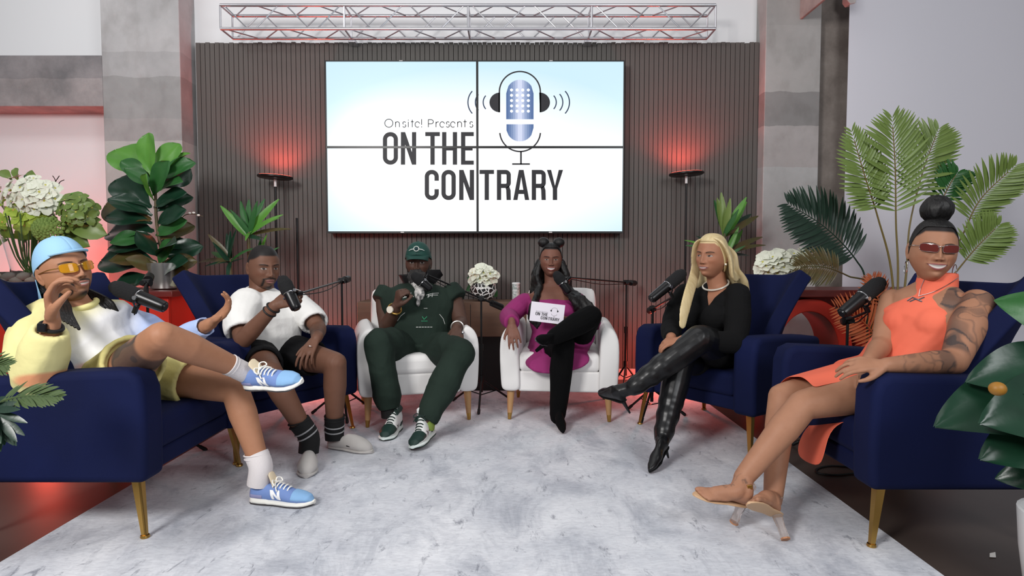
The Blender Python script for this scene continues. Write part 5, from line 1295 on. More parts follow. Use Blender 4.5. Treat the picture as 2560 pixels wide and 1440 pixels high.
clog(p, A(-1.055,3.10,RT), A(-.985,2.83,RT), clogm); clog(p, A(-1.02,3.30,RT), A(-.745,3.19,RT), clogm)
for t in (.06, .17): p.piece('bracelet', MB().torus(wrR+(elR-wrR)*t, .034, .0045, wrR-elR+A(.05*t,0,.03), 24, 6), dark_rubber)
p.piece('ring', MB().torus(P(775,868,3.19), .010, .0018, A(0,-.6,-.5), 16, 6), M('silver', C(210,210,214), .2, metal=1))
# ------------------------------------------------------------------ person 3: man in green
SK3 = C(84,60,50)
p = Person('man in a dark green outfit and green cap, knees apart, fist raised', (-.63, 4.05, .45), SK3, P(1046,656,4.12), (.04,-1,-.03), (0,0,1), 1.08, .0055,
           dict(res=.75, beard=1.6, longbeard=.03, lip=(.16,.08,.08), brow=(.01,.008,.008), hair=(.01,.01,.01), hairline=.05, nose=1.3, full=1.2, jaw=1.2))
nk = P(1046,714,4.15); ch = P(1046,778,4.08); pel = P(1046,862,4.03)
shR, elR, wrR = P(962,744,4.12), P(966,820,3.95), P(990,766,3.80); shL, elL, wrL = P(1132,744,4.16), P(1152,808,4.02), P(1142,820,3.80)
hpR, knR, anR = P(1005,872,3.97), P(948,858,3.58), P(972,1018,3.60); hpL, knL, anL = P(1088,872,3.98), P(1150,880,3.60), P(1068,1048,3.42)
X_ = A(1,.2,0)
torso(p.b, pel, ch, nk, X_, X_, (.20,.20,.225,.245), (.15,.165,.155,.12)); p.neck(nk, .07); p.arm(shR, elR, wrR, 1.22); p.arm(shL, elL, wrL, 1.22); p.leg(hpR, knR, anR, 1.1); p.leg(hpL, knL, anL, 1.1)
hand(p.b, wrR, (.28,-.35,.85), (.6,.3,.1), -1, (1.2,1.3,1.3,1.3), .8, 1.1, .02); hand(p.b, wrL, (.05,-.85,-.45), (0,.35,-.9), -1, (.3,.3,.35,.4), .15, 1.1, .15)
p.body()
grn = M('dark_green_fleece', C(38,51,44), .9, var=(6, C(30,41,35), .3), bump=(13,.6), spec=.2)
s_ = MB(); torso(s_, pel+A(0,0,.0), ch, nk-A(0,0,.0), X_, X_, (.225,.225,.25,.268), (.175,.195,.18,.14)); s_.chain([shR+A(.05,.0,.02), shR+(elR-shR)*.22], [.11,.10], n=18, cap='flat'); s_.chain([shL+A(-.05,.0,.02), shL+(elL-shL)*.22], [.11,.10], n=18, cap='flat')
top3 = p.cloth('sleeveless_top', s_, grn, .0065, 4, (.008, 16), 12)
s_ = MB(); s_.ell([(pel+A(0,.03,-.06),X_*.21,A(0,.16,.02)),(pel+A(0,-.02,.04),X_*.22,A(0,.17,.02))], 22)
for hp, kn, an in ((hpR,knR,anR),(hpL,knL,anL)):
    s_.chain([hp, hp*.5+kn*.5, kn], [.128,.115,.087], n=18); s_.chain([kn, kn*.6+an*.4, kn*.15+an*.85, an+A(0,-.005,-.01)], [.086,.086,.078,.056], n=18, cap='cup')
jog = p.cloth('joggers', s_, grn, .0075, 3, (.010, 14), 15)
colm = M('collar_black', C(16,16,18), .7)
rows = []
for k in range(4):
    rows.append([nk+A(math.sin(a)*(.075+.02*k+.018*k*(abs(a) < 1.2)), -math.cos(a)*(.075+.014*k)+.01, -.03+.035*k+.012*k*(abs(a) < 1.0)) for a in np.linspace(.42, 2*PI-.42, 30)])
p.piece('collar', MB().grid(rows), colm, parent=top3, solid=.006)
sc_m = M('scarf_white', C(214,210,206), .8, var=(40, C(90,92,92), .12), bump=(60,.3))
bt = bvh_of(top3)
kp = on_cloth(bt, 1050, 738, .02)
p.piece('scarf_knot', MB().sphere(kp, (.035,.022,.05), 18, 12), sc_m); s_ = MB()
for sg, u0 in ((-1,1022),(1,1072)): s_.chain([on_cloth(bt,u0,694,.012), on_cloth(bt,(u0+1050)/2,716,.014), kp], [.014,.018,.02], n=10, sq=.6)
s_.chain([kp, on_cloth(bt,1046,758,.012)], [.024,.03], n=10, sq=.4); p.piece('scarf_tails', s_, sc_m)
prW = M('print_offwhite', C(190,192,188), .7); prG = M('print_green', C(46,130,92), .7)
for px in (((1008,745),(1030,738),(1034,742)), ((1012,742),(1018,734),(1028,733)), ((1066,738),(1080,734),(1096,733)), ((1070,742),(1078,738),(1094,738)), ((1072,736),(1070,744)), ((1082,733),(1080,742))): print_line(p, top3, bt, px, .0025, prW, 'chest_print')
print_line(p, top3, bt, ((1060,771),(1068,771)), .002, prW, 'print_dash')
for px in (((1056,792),(1060,799),(1067,792)), ((1054,803),(1068,803))): print_line(p, top3, bt, px, .003, prG, 'green_emblem')
for k in range(6): print_line(p, top3, bt, ((1041+k*7,818),(1045+k*7,818)), .0028, prW, 'print_letter', 3)
print_line(p, top3, bt, ((1012,782),(1002,790),(994,802)), .002, prW, 'piping'); print_line(p, top3, bt, ((1099,786),(1108,797),(1112,810)), .002, prW, 'piping')
tealc = M('cap_green', C(16,62,54), .7, bump=(200,.08)); c3 = cap(p, tealc, .048, -.012, False, .07, .28)
for n_, r0, r1, m in (('emblem_ring', .016, .0028, prW),):
    p.piece(n_, MB().torus(p.hx((0,-.106,.088)), r0*1.05, r1, p.R @ A(0,-1,.35), 28, 8), m, parent=c3)
p.piece('emblem_dot', MB().sphere(p.hx((0,-.104,.088)), .007, 12, 8), M('emblem_navy', C(24,40,60), .6), parent=c3)
for sg in (-1, 1): p.piece('emblem_wing', MB().chain([p.hx((sg*.018,-.105,.086)), p.hx((sg*.034,-.099,.083)), p.hx((sg*.047,-.090,.076))], [.003,.003,.0022], n=8), prW, parent=c3)
s_ = MB(); bc_ = p.hx((0,-.075,-.105))
for i in range(60):
    a = r_.uniform(-1,1); b = r_.uniform(-1,1); s_.sphere(p.hx((a*.055*(1-.3*abs(b)), -.078-.022*(1-a*a), -.085+b*.035)), .014, 7, 5)
p.cloth('beard', s_, M('beard_grey_black', C(34,32,32), .9, var=(90, C(70,68,68), .2), bump=(200,.6)), .004, 3, (.002, 120), 3)
p.piece('watch_band', MB().torus(wrR+(elR-wrR)*.12, .040, .008, wrR-elR, 28, 8), gold); p.piece('watch_face', MB().cyl(wrR+(elR-wrR)*.12+A(-.02,-.036,.0), wrR+(elR-wrR)*.12+A(-.024,-.048,.0), .022, n=20), M('watch_dial', C(225,215,200), .3))
p.piece('bracelet', MB().torus(wrL+(elL-wrL)*.12, .040, .005, wrL-elL, 28, 8), M('bracelet_silver', C(215,212,205), .3, metal=.8)); p.piece('ring', MB().sphere(P(1157,832,3.70), .010, 10, 8), M('silver', C(210,210,214)))
JD = dict(upper=M('hightop_white', C(222,224,222), .55), sole=M('hightop_sole', C(216,226,222), .6), tread=M('hightop_tread', C(26,60,48), .8), toe=M('hightop_green', C(24,50,44), .55), heel=M('hightop_green', C(24,50,44)), collar=M('hightop_green', C(24,50,44)), tongue=M('hightop_tongue', C(214,216,214), .7), lace=M('lace_dark', C(26,44,40), .8), emblem=[(-.1,.55,.9,.1,.16),(.5,.1,1.0,.75,.14)], emblem_m=M('swoop_dark', C(20,30,30), .5))
sneaker(p, A(-.705,3.70,RT), A(-.735,3.42,RT), (0,0,1), JD, .30, hi=True); sneaker(p, A(-.47,3.50,RT+.017), A(-.53,3.22,RT+.013), (-.22,0,1), JD, .30, hi=True)
sock(p, anL+(knL-anL)*.06, anL+A(.0,-.0,-.06), .044, .040, M('sock_green', C(120,140,60), .8)); sock(p, anR+(knR-anR)*.10, anR+A(0,0,-.06), .048, .045, sockB)
# ------------------------------------------------------------------ person 4: woman in magenta
SK4 = C(122,82,68)
p = Person('smiling woman in a magenta dress and thigh-high black boots holding a card', (.32, 4.16, .45), SK4, P(1377,650,4.16), (-.03,-1,.02), (.02,0,1), .97, .005,
           dict(res=.75, smile=.9, lip=(.30,.08,.09), brow=(.015,.01,.01), hair=(.012,.010,.010), hairline=.072, liner=1, jaw=.95, nose=1.05))
nk = P(1379,714,4.20); ch = P(1380,775,4.16); pel = P(1392,868,4.10)
shR, elR, wrR = P(1316,748,4.2), P(1272,792,4.08), P(1280,808,3.80); shL, elL, wrL = P(1442,748,4.2), P(1478,806,4.08), P(1432,803,3.90)
hpR, knR, anR = P(1362,880,4.05), P(1408,862,3.70), P(1394,1042,3.72); hpL, knL, anL = P(1424,875,4.06), P(1476,792,3.70), P(1385,842,3.56)
X_ = A(1,0,0)
torso(p.b, pel, ch, nk, X_, X_, (.17,.135,.155,.165), (.12,.105,.115,.085)); p.neck(nk, .047); p.arm(shR, elR, wrR, .9); p.arm(shL, elL, wrL, .9); p.leg(hpR, knR, anR, .95); p.leg(hpL, knL, anL, .95)
for sg in (-1, 1): p.b.sphere(ch+A(sg*.075,-.085,-.01), (.07,.06,.065), 16, 10)
tips = []; hand(p.b, wrR, (.12,-.42,-.82), (.1,.75,-.45), -1, (.2,.22,.25,.3), .15, .95, .12, tips); hand(p.b, wrL, (-.9,-.25,.05), (.0,.9,.3), 1, (.5,.55,.6,.6), .5, .92, .05, tips)
p.paint.append(nails(tips, (.75,.68,.66))); p.body()
mag = M('magenta_knit', C(146,38,104), .8, var=(6, C(126,30,90), .3), bump=(15,.4))
s_ = MB(); torso(s_, pel, ch, ch+(nk-ch)*.52, X_, X_, (.195,.155,.175,.175), (.145,.125,.13,.10))
for sg in (-1, 1): s_.sphere(ch+A(sg*.075,-.088,-.01), (.078,.067,.07), 16, 10)
for sh, el, wr in ((shR,elR,wrR),(shL,elL,wrL)): s_.chain([sh+A(0,0,-.02), sh*.5+el*.5, el], [.068,.07,.066], n=16); s_.chain([el, el*.5+wr*.5, wr*.88+el*.12], [.066,.062,.05], n=16, cap='flat')
s_.ell([(pel+A(0,.02,-.10),A(.205,0,0),A(0,.14,0)),(pel+A(0,-.02,.0),A(.20,0,0),A(0,.15,.02)),(pel+A(0,-.02,.1),A(.17,0,0),A(0,.13,.02))], 22)
s_.chain([hpR, hpR*.35+knR*.65], [.115,.098], n=16, cap='cup'); s_.chain([hpL, hpL*.45+knL*.55], [.118,.10], n=16, cap='cup')
s_.ell([(pel+A(-.02,.0,-.05),A(.22,0,0),A(0,.02,.09)),(pel+A(-.02,-.20,-.035),A(.215,0,.02),A(0,.02,.085)),(pel+A(-.01,-.34,-.05),A(.19,0,.02),A(0,.02,.06))], 22)
dr4 = p.cloth('dress', s_, mag, .006, 4, (.003, 24), 5)
suede = M('black_suede', C(8,8,9), .95, bump=(18,.3), spec=.15)
s_ = MB(); s_.chain([hpR*.45+knR*.55, knR], [.088,.072], n=16); s_.chain([knR, knR*.65+anR*.35, knR*.1+anR*.9, anR], [.070,.072,.052,.046], n=16)
boot_foot(s_, anR, A(.28,3.765,RT+.062), A(.305,3.54,RT+.006), (0,.4,1), .235)
b1 = p.cloth('boot', s_, suede, .0045, 4, (.002, 30), 3)
p.piece('heel', MB().chain([A(.283,3.76,RT+.075), A(.28,3.775,RT+.002)], [.016,.010], n=12, cap='flat'), suede, parent=b1)
s_ = MB(); s_.chain([hpL*.5+knL*.5, knL], [.088,.072], n=16); s_.chain([knL, knL*.65+anL*.35, anL], [.070,.072,.048], n=16)
hl4, te4 = anL+A(-.045,.03,-.045), P(1336,850,3.36)
X4 = boot_foot(s_, anL, hl4, te4, (.80,.1,.55), .225)
b2 = p.cloth('boot', s_, suede, .0045, 4, (.002, 30), 4)
s_ = MB().loft(foot_loft(.225, 'point', lambda t: .004, lambda t: -.004, 1.12)); p.piece('sole', s_.xf(X4), M('boot_sole_grey', C(66,64,68), .6), parent=b2)
p.piece('heel', MB().chain([(0,.02,0),(0,.012,-.075)], [.016,.010], n=12, cap='flat').xf(X4), suede, parent=b2)
# hair: two buns and long locks over both shoulders
s_ = MB(); s_.sphere(p.hx((0,.012,.012)), (.083*.97,.108*.97,.112*.97), 24, 16)
hd4 = MB(); rows = []
def hairshell(p, z_f, z_b, k=1.05, grow=.006):
    rows = []
    for i in range(14):
        row = []
        for j in range(49):
            u = 2*PI*j/48; fr = math.cos(u); ze = z_b+(z_f-z_b)*sstep(-.35, .75, np.array(fr))
            a0 = math.acos(max(-1, min(1, float(ze)/.124))); a = a0*(1-i/13*.995); r = math.sin(a)**.74
            row.append(((.0765+grow)*r*math.sin(u), -((.095 if fr > 0 else .106)+grow)*r*fr, (.119+grow)*math.cos(a)))
        rows.append(row)
    return MB().grid(rows).xf(p.hm())
hs4 = p.piece('hair_cap', hairshell(p, .088, -.05, grow=.003), blackhair, solid=.004)
for sg in (-1, 1): p.piece('hair_bun', MB().sphere(p.hx((sg*.055,.005,.125)), (.040,.036,.036), 18, 12), blackhair, parent=hs4)
s_ = MB()
for sg in (-1, 1):
    for i in range(9):
        y0 = .01+.02*i; a = p.hx((sg*.072, y0*.7-.01, -.02)); sh = shR if sg < 0 else shL
        e = P(1322+i*5, 820-abs(i-4)*6, 4.04) if sg < 0 else P(1440+i*6, 790-abs(i-4)*4, 4.02)
        mid = (nk+sh)/2+A(sg*.01*i*.4,-.07+.012*i,.03); mid2 = mid*.45+e*.55+A(sg*.01,-.045,.0)
        s_.chain([a, a*.5+mid*.5+A(sg*.022,0,.0), mid, mid2, e], [.018,.022,.022,.020,.010], n=9, sub=5)
    s_.chain([p.hx((sg*.06,.05,-.02)), p.hx((sg*.085,.06,-.09)), nk+A(sg*.10,.05,-.02), nk+A(sg*.12,.06,-.15)], [.04,.045,.05,.04], n=12)
p.cloth('long_hair', s_, blackhair, .005, 2, (.005, 60), 7)
# ------------------------------------------------------------------ person 5: blonde woman in black
SK5 = C(166,116,90)
p = Person('woman with long platinum blonde hair in black with tall leather boots', (1.28, 3.60, .44), SK5, P(1780,640,3.46), (-.74,-.67,.0), (.06,0,1), 1.05, .0048,
           dict(res=.8, smile=.42, lip=(.30,.11,.11), brow=(.03,.018,.012), liner=1, hair=C(222,202,156)[:3], hairline=.068, gaze=-.004, cheeks=1.2, full=1.25, nose=1.05))
nk = P(1795,716,3.50); ch = P(1785,790,3.50); pel = A(1.24,3.58,.53)
f5v = A(-.82,-.57,0); l5 = A(.57,-.82,0)
shR, elR, wrR = P(1706,740,3.62), P(1678,822,3.46), P(1678,846,3.22); shL, elL, wrL = P(1850,742,3.36), P(1836,856,3.22), P(1706,850,3.14)
hpT, knT, anT = P(1822,890,3.50), P(1752,846,3.14), P(1584,968,3.12)       # upper, crossed leg
hpS, knS, anS = P(1775,895,3.62), P(1702,900,3.26), P(1657,1092,3.06)      # standing leg
torso(p.b, pel, ch, nk, l5, l5, (.175,.15,.165,.175), (.125,.115,.12,.085)); p.neck(nk, .054); p.arm(shR, elR, wrR, 1.0); p.arm(shL, elL, wrL, 1.0); p.leg(hpT, knT, anT, 1.0); p.leg(hpS, knS, anS, 1.0)
for sg in (-1, 1): p.b.sphere(ch+f5v*.085+l5*sg*.078+A(0,0,-.0), (.075,.075,.07), 16, 10)
tips = []; hand(p.b, wrR, (-.35,-.75,-.25), (.5,.2,-.6), -1, (.5,.6,.7,.7), .3, .95, .05, tips); hand(p.b, wrL, (-.92,.0,-.12), (-.1,.3,-.8), 1, (.7,.8,.85,.85), .4, .95, .04, tips)
p.paint.append(nails(tips, (.62,.45,.40))); p.body()
bk5 = M('black_jersey', C(12,12,13), .9, var=(5, C(18,18,19), .3), bump=(14,.45), spec=.2)
s_ = MB(); torso(s_, pel, ch, nk+A(0,0,.004), l5, l5, (.19,.165,.18,.185), (.14,.13,.135,.10))
for sg in (-1, 1): s_.sphere(ch+f5v*.088+l5*sg*.078, (.085,.085,.08), 16, 10)
for sh, el, wr in ((shR,elR,wrR),(shL,elL,wrL)): s_.chain([sh+(nk-sh)*.12, sh*.5+el*.5, el], [.072,.070,.060], n=16); s_.chain([el, el*.5+wr*.5, wr*.9+el*.1], [.060,.054,.040], n=16, cap='flat')
s_.ell([(pel+A(0,0,-.08),l5*.19,f5v*.14),(pel+A(0,0,.03),l5*.19,f5v*.15)], 22); s_.chain([hpT, hpT*.4+knT*.6], [.115,.092], n=16); s_.chain([hpS, hpS*.4+knS*.6], [.115,.092], n=16)
me5 = remesh(s_, .0055, 4); wrinkle(me5, .003, 24, 4)
# V neckline: the cloth dips below the skin inside the V
v5, _ = arrays(me5); n5 = vnormals(me5); vtip = P(1733,768,3.36); r5 = v5-vtip; zz = r5[:, 2]; lt5 = r5 @ l5
m5 = sstep(0, .010, (.004+zz*.50)-np.abs(lt5-.012-.10*zz))*sstep(-.22, -.18, r5 @ f5v)*sstep(0, .006, zz)
v5 = v5-f5v*(.06*m5)[:, None]-A(0,0,.02)*m5[:, None]; me5.vertices.foreach_set('co', v5.astype(np.float32).ravel()); me5.update()
put('jumpsuit', me5, bk5, p.t, world=True)
lea = M('black_leather', C(13,13,15), .36, bump=(9,.22))
def tall_boot(p, hp, kn, an, heel, toe, up, seed, stil, t=.45):
    s_ = MB(); s_.chain([hp*t+kn*(1-t), kn], [.092,.076], n=18); s_.chain([kn, kn*.65+an*.35, kn*.15+an*.85, an], [.074,.074,.054,.047], n=18)
    X = boot_foot(s_, an, heel, toe, up, .235); me = remesh(s_, .0045, 4); v, f = arrays(me); n = vnormals(me)
    d, tt = capd(v, kn, an); q = (v-kn) @ nrm(an-kn); v = v+n*(.0024*np.sin(q*80+2.2*pnoise(v, 14, seed))*sstep(.45, .15, np.abs(tt-.78)*1.2)+.002*np.sin(q*50+3*pnoise(v, 12, seed+1))*sstep(.35, .0, tt))[:, None]
    me.vertices.foreach_set('co', v.astype(np.float32).ravel()); me.update(); o = put('boot', me, lea, p.t, world=True)
    a, b = [X[:3, :3] @ q_+X[:3, 3] for q_ in (A(0,.02,.02), stil)]
    p.piece('stiletto_heel', MB().chain([a, b], [.014,.005], n=12, cap='flat'), lea, parent=o)
    p.piece('sole', MB().loft(foot_loft(.238, 'point', lambda t: .003, lambda t: -.003, 1.06)).xf(X), M('boot_sole_black', C(18,18,19), .5), parent=o)
    return o
hT = P(1562,1004,3.13); tT = P(1508,985,3.30); tall_boot(p, hpT, knT, anT, hT, tT, (-.35,-.25,.8), 2, A(0,-.0,-.075))
hS5 = xf_z(P(1665,1135,3.06), RT+.082); tS5 = xf_z(P(1612,1140,2.97), RT+.012); tall_boot(p, hpS, knS, anS, hS5, A(hS5[0]-.13,hS5[1]-.19,RT+.008), (0,0,1), 6, A(0,-.012,-.078))
# blonde hair: cap, long front lock, back curtain
bl = M('platinum_hair', C(226,208,164), .4, var=(5, C(196,172,122), .3), bump=(60,.25), stretch=(12,12,.4))
hs5 = p.piece('hair_cap', hairshell(p, .080, -.085, grow=.004), bl, solid=.004)
s_ = MB()
def ribbon_hair(mb, pts, w, th, ref): mb.chain(pts, w, n=16, sq=th, ref=ref, sub=5)
hx = p.hx
ribbon_hair(s_, [hx((-.012,-.055,.100)), hx((-.062,-.055,.070)), hx((-.084,-.03,.0)), hx((-.080,-.03,-.09)), P(1722,735,3.34), P(1712,775,3.30), P(1706,812,3.27)], [.014,.030,.036,.036,.036,.034,.024], .26, p.R @ A(0,1,0))
ribbon_hair(s_, [hx((.012,-.045,.105)), hx((.066,-.02,.080)), hx((.088,.03,.0)), hx((.092,.055,-.09)), P(1838,690,3.46)], [.018,.045,.058,.055,.035], .26, p.R @ A(0,1,0))
ribbon_hair(s_, [hx((.0,.085,.06)), hx((.02,.115,.0)), hx((.03,.12,-.08)), P(1836,705,3.55), P(1850,760,3.60)], [.04,.075,.085,.09,.07], .35, p.R @ A(1,0,0))
ribbon_hair(s_, [hx((-.02,.08,.06)), hx((-.06,.08,.0)), hx((-.07,.09,-.08)), P(1740,720,3.64), P(1722,790,3.64)], [.035,.055,.06,.06,.04], .35, p.R @ A(1,0,0))
p.cloth('long_hair', s_, bl, .0045, 8, None, 3)
nkc = M('necklace_white', C(238,232,218), .25, metal=.4)
axn = nrm(nrm(nk-ch)*.8+f5v*.45)
p.piece('necklace', MB().torus(nk+f5v*.022+A(0,0,.012), .073, .0055, axn, 40, 8), nkc); p.piece('earring', MB().sphere(p.hx((.083,.0,-.042)), .007, 10, 8), nkc)
# ------------------------------------------------------------------ person 6: woman in coral dress, front right
SK6 = C(166,120,94)
p = Person('smiling woman in a sleeveless coral dress and rimless shades with tattooed arm', (1.62, 2.52, .44), SK6, P(2332,626,2.48), (-.36,-.93,.02), (.09,0,1), 1.07, .0046,
           dict(smile=.95, lip=(.28,.08,.09), brow=(.03,.02,.016), hair=(.016,.013,.013), hairline=.066, nose=1.1, cheeks=1.2, full=1.0, jaw=.88))
nk = P(2340,712,2.50); ch = P(2322,805,2.50); pel = A(1.64,2.52,.545)
shR, elR, wrR = P(2232,752,2.63), P(2205,862,2.50), P(2172,902,2.34); shL, elL, wrL = P(2442,760,2.36), P(2385,905,2.21), P(2215,913,2.16)
hpL, knL, anL = A(1.60,2.42,.545), P(2008,1012,2.34), P(1858,1195,2.29); hpR, knR, anR = A(1.60,2.61,.545), P(1955,992,2.54), P(1932,1250,2.36)
l6 = nrm(A(.45,-.85,0)); lp6 = A(.05,-1,0)
torso(p.b, pel, ch, nk, lp6, l6, (.18,.145,.165,.175), (.13,.115,.12,.085)); p.neck(nk, .052); p.arm(shR, elR, wrR, 1.02); p.leg(hpL, knL, anL, 1.03); p.leg(hpR, knR, anR, 1.0)
limb(p.b, shL, elL, .060, .064, .046, .42); limb(p.b, elL, wrL, .046, .046, .028, .3)
f6 = A(-.85,-.5,0)
for sg in (-1, 1): p.b.sphere(ch+f6*.06+l6*sg*.07+A(0,0,.0), (.075,.07,.068), 16, 10)
tips = []; hand(p.b, wrR, (-.42,-.72,-.38), (.55,-.1,-.75), -1, (.55,.65,.7,.7), .35, .98, .06, tips); hand(p.b, wrL, (-.93,.12,.02), (.0,.5,-.8), 1, (.35,.4,.4,.45), .2, .98, .06)
p.paint.append(nails(tips, (.46,.38,.74), .0085))
p.paint.append(tattoo(shL, elL, .11, -.05, .95, dens=-.2, fr=70, seed=21, amt=.95)); p.paint.append(tattoo(elL, wrL, .07, .1, .9, dens=.0, fr=95, seed=22, amt=.8)); p.paint.append(tattoo(anL, P(1790,1220,2.27), .05, .05, .9, dens=.1, fr=110, seed=5, amt=.8))
# bare feet in sandals
hL6, tL6 = P(1868,1262,2.27), P(1716,1232,2.22); hR6, tR6 = P(1950,1290,2.24), P(1835,1240,2.06)
XL = foot_frame(hL6, tL6, (-.25,-.30,.92)); XR = foot_frame(hR6, tR6, (.15,.78,.58))
def bare_foot(mb, X, an, L_=.215):
    R, t = X[:3, :3], X[:3, 3]; q = lambda *v: R @ A(*v)+t
    mb.chain([an, q(0,.035,.05), q(0,.03,.028)], [.036,.033,.027], n=14); mb.chain([q(0,.03,.03), q(0,.09,.038), q(.0,.15,.022)], [.027,.030,.026], n=14); mb.chain([q(0,.11,.02), q(0,.165,.016)], [.032,.036], n=14, sq=.45, ref=R @ A(1,0,0)); mb.chain([an, q(0,.07,.05), q(0,.13,.03)], [.034,.033,.024], n=14)
    for i, (x, l, r) in enumerate(((-.024,.212,.0105),(-.006,.21,.0085),(.008,.204,.008),(.021,.196,.0075),(.032,.186,.007))):
        x = x if X is XR else -x
        mb.chain([q(x*.8,.15,.014), q(x,.185 if i else .19,.013), q(x,l,.009)], [r*1.1,r,r*.9], n=9)
bare_foot(p.b, XL, anL); bare_foot(p.b, XR, anR); p.body()
coral = M('coral_jersey', C(236,114,86), .8, var=(5, C(226,104,78), .3), bump=(9,.3))
s_ = MB(); ax_ = nrm(nk-ch)
torso(s_, pel, ch, nk, lp6, l6, (.200,.166,.184,.092), (.150,.137,.142,.088))
s_.ell([(nk-ax_*.04, l6*.085, f6*.085), (nk+ax_*.02, l6*.074, f6*.074), (nk+ax_*.05, l6*.071, f6*.071)], 24)
for sg in (-1, 1): s_.sphere(ch+f6*.066+l6*sg*.058+A(0,0,-.008), (.092,.078,.082), 18, 12)
cT = lambda t: (hpL+hpR)/2+((knL+knR)/2-(hpL+hpR)/2)*t
s_.ell([(pel+A(.06,0,-.02),A(0,.20,0),A(0,0,.118)), (cT(.1),A(0,.205,0),A(0,0,.115)), (cT(.38),A(0,.20,0),A(0,0,.108))], 26, 2.4)
dress = p.cloth('dress', s_, coral, .0052, 10, (.0024, 18), 6)
# loose skirt panel lying over both thighs, open along the near leg
def sheet(rows, th=.004, name='skirt_panel'): return p.piece(name, MB().grid(rows), coral, parent=dress, sub=2, solid=th)
rows = []
for t in np.linspace(.22, .93, 9):
    hl_, hr_ = hpL+(knL-hpL)*t, hpR+(knR-hpR)*t; c = (hl_+hr_)/2; sp_ = np.linalg.norm(hr_-hl_)/2; ay = sp_+.105-.03*t; az = .120-.034*t; row = []
    for a in np.linspace(math.radians(198-68*(1-t)**0*1.0), math.radians(-28), 11):
        k_ = min(1, max(0, (a-math.radians(100))/math.radians(30)))
        row.append(c+A(-.012*math.cos(a*2)*t, -math.cos(PI-a)*ay*-1 if False else -(-math.cos(a))*ay, max(-.4, math.sin(a))*az+.004*math.sin(9*a+7*t)))
    rows.append(row)
sheet(rows)
sheet([[P(2165,1040,2.34), P(2125,1040,2.45), P(2070,1036,2.62)], [P(2100,1054,2.33), P(2066,1058,2.45), P(2025,1054,2.62)], [P(2068,1088,2.32), P(2036,1098,2.45), P(1998,1092,2.62)], [P(2058,1174,2.31), P(2022,1162,2.45), P(1988,1140,2.62)]], name='skirt_tail')
pip = M('seam_coral', C(250,150,112), .7); bd6 = bvh_of(dress)

# hair: slick shell and top bun
hs6 = p.piece('hair_cap', hairshell(p, .088, -.045, grow=.002), blackhair, solid=.003); s_ = MB()
bc_ = p.hx((0,.012,.158)); s_.sphere(bc_, (.062,.058,.050), 24, 16)
for k in range(5): s_.torus(bc_, .053, .009, nrm(A(math.sin(k*1.3),math.cos(k*1.3),.35)), 24, 8)
s_.cyl(p.hx((0,.01,.10)), bc_, .036); p.cloth('hair_bun', s_, blackhair, .005, 2, (.002, 60), 5, parent=hs6)
glasses(p, lens_mat('lens_rose_brown', C(120,50,44), .62), M('rim_silver', C(200,196,196), .2, metal=1), .056, .029, .004, -.104, rr=.0009)
sil = M('silver', C(210,210,214))
for sg in (-1, 1): p.piece('hoop_earring', MB().torus(p.hx((sg*.080,.008,-.072)), .026, .0018, p.R @ A(1,0,0), 28, 6), sil)
bd = bd6
ch_pts = [on_cloth(bd,u,v,.004) for u, v in ((2312,700),(2303,722),(2298,742))]; ch2 = [on_cloth(bd,u,v,.004) for u, v in ((2392,695),(2368,712),(2335,730),(2298,742))]
for c_ in (ch_pts, ch2):
    c_ = [q for q in c_ if q is not None]
    if len(c_) > 1: p.piece('chain', MB().chain(c_, .0014, n=6), sil)
for px in (((2270,752),(2282,744),(2296,750),(2310,744)), ((2276,754),(2290,748),(2304,754))): print_line(p, dress, bd6, px, .003, M('pendant_steel', C(120,122,130), .3, metal=.9), 'pendant')
# sandals
tanm = M('sandal_tan', C(196,160,124), .6); clear = M('clear_acrylic', C(235,225,220), .05, trans=.85, ior=1.3); pvc = M('clear_strap', C(240,225,215), .08, trans=.9, ior=1.1)
for X, an in ((XL, anL), (XR, anR)):
    R, t = X[:3, :3], X[:3, 3]
    sd = p.piece('sandal', MB().loft(foot_loft(.235, 'sneak', lambda t_: .004, lambda t_: -.005, .92)).xf(X), tanm, ang=60)
    p.piece('block_heel', MB().chain([(0,.025,-.004),(0,.022,-.045),(0,.018,-.085)], [.021,.015,.017], n=8, cap='flat').xf(X), clear, parent=sd, ang=20); p.piece('heel_tip', MB().chain([(0,.018,-.084),(0,.018,-.090)], [.0175,.0175], n=8, cap='flat').xf(X), M('heel_tip_tan', C(170,118,84), .6), parent=sd, ang=20)
    p.piece('ankle_strap', MB().torus(an*.55+(t+R @ A(0,.03,.045))*.45, .041, .003, R @ A(0,.35,1), 28, 6), pvc, parent=sd)
p.piece('anklet_buckle', MB().box(-.011,.011,-.004,.004,-.009,.009).xf(mat4(basis(A(.2,-1,.1)), P(1874,1218,2.235))), gold, bevel=.002)
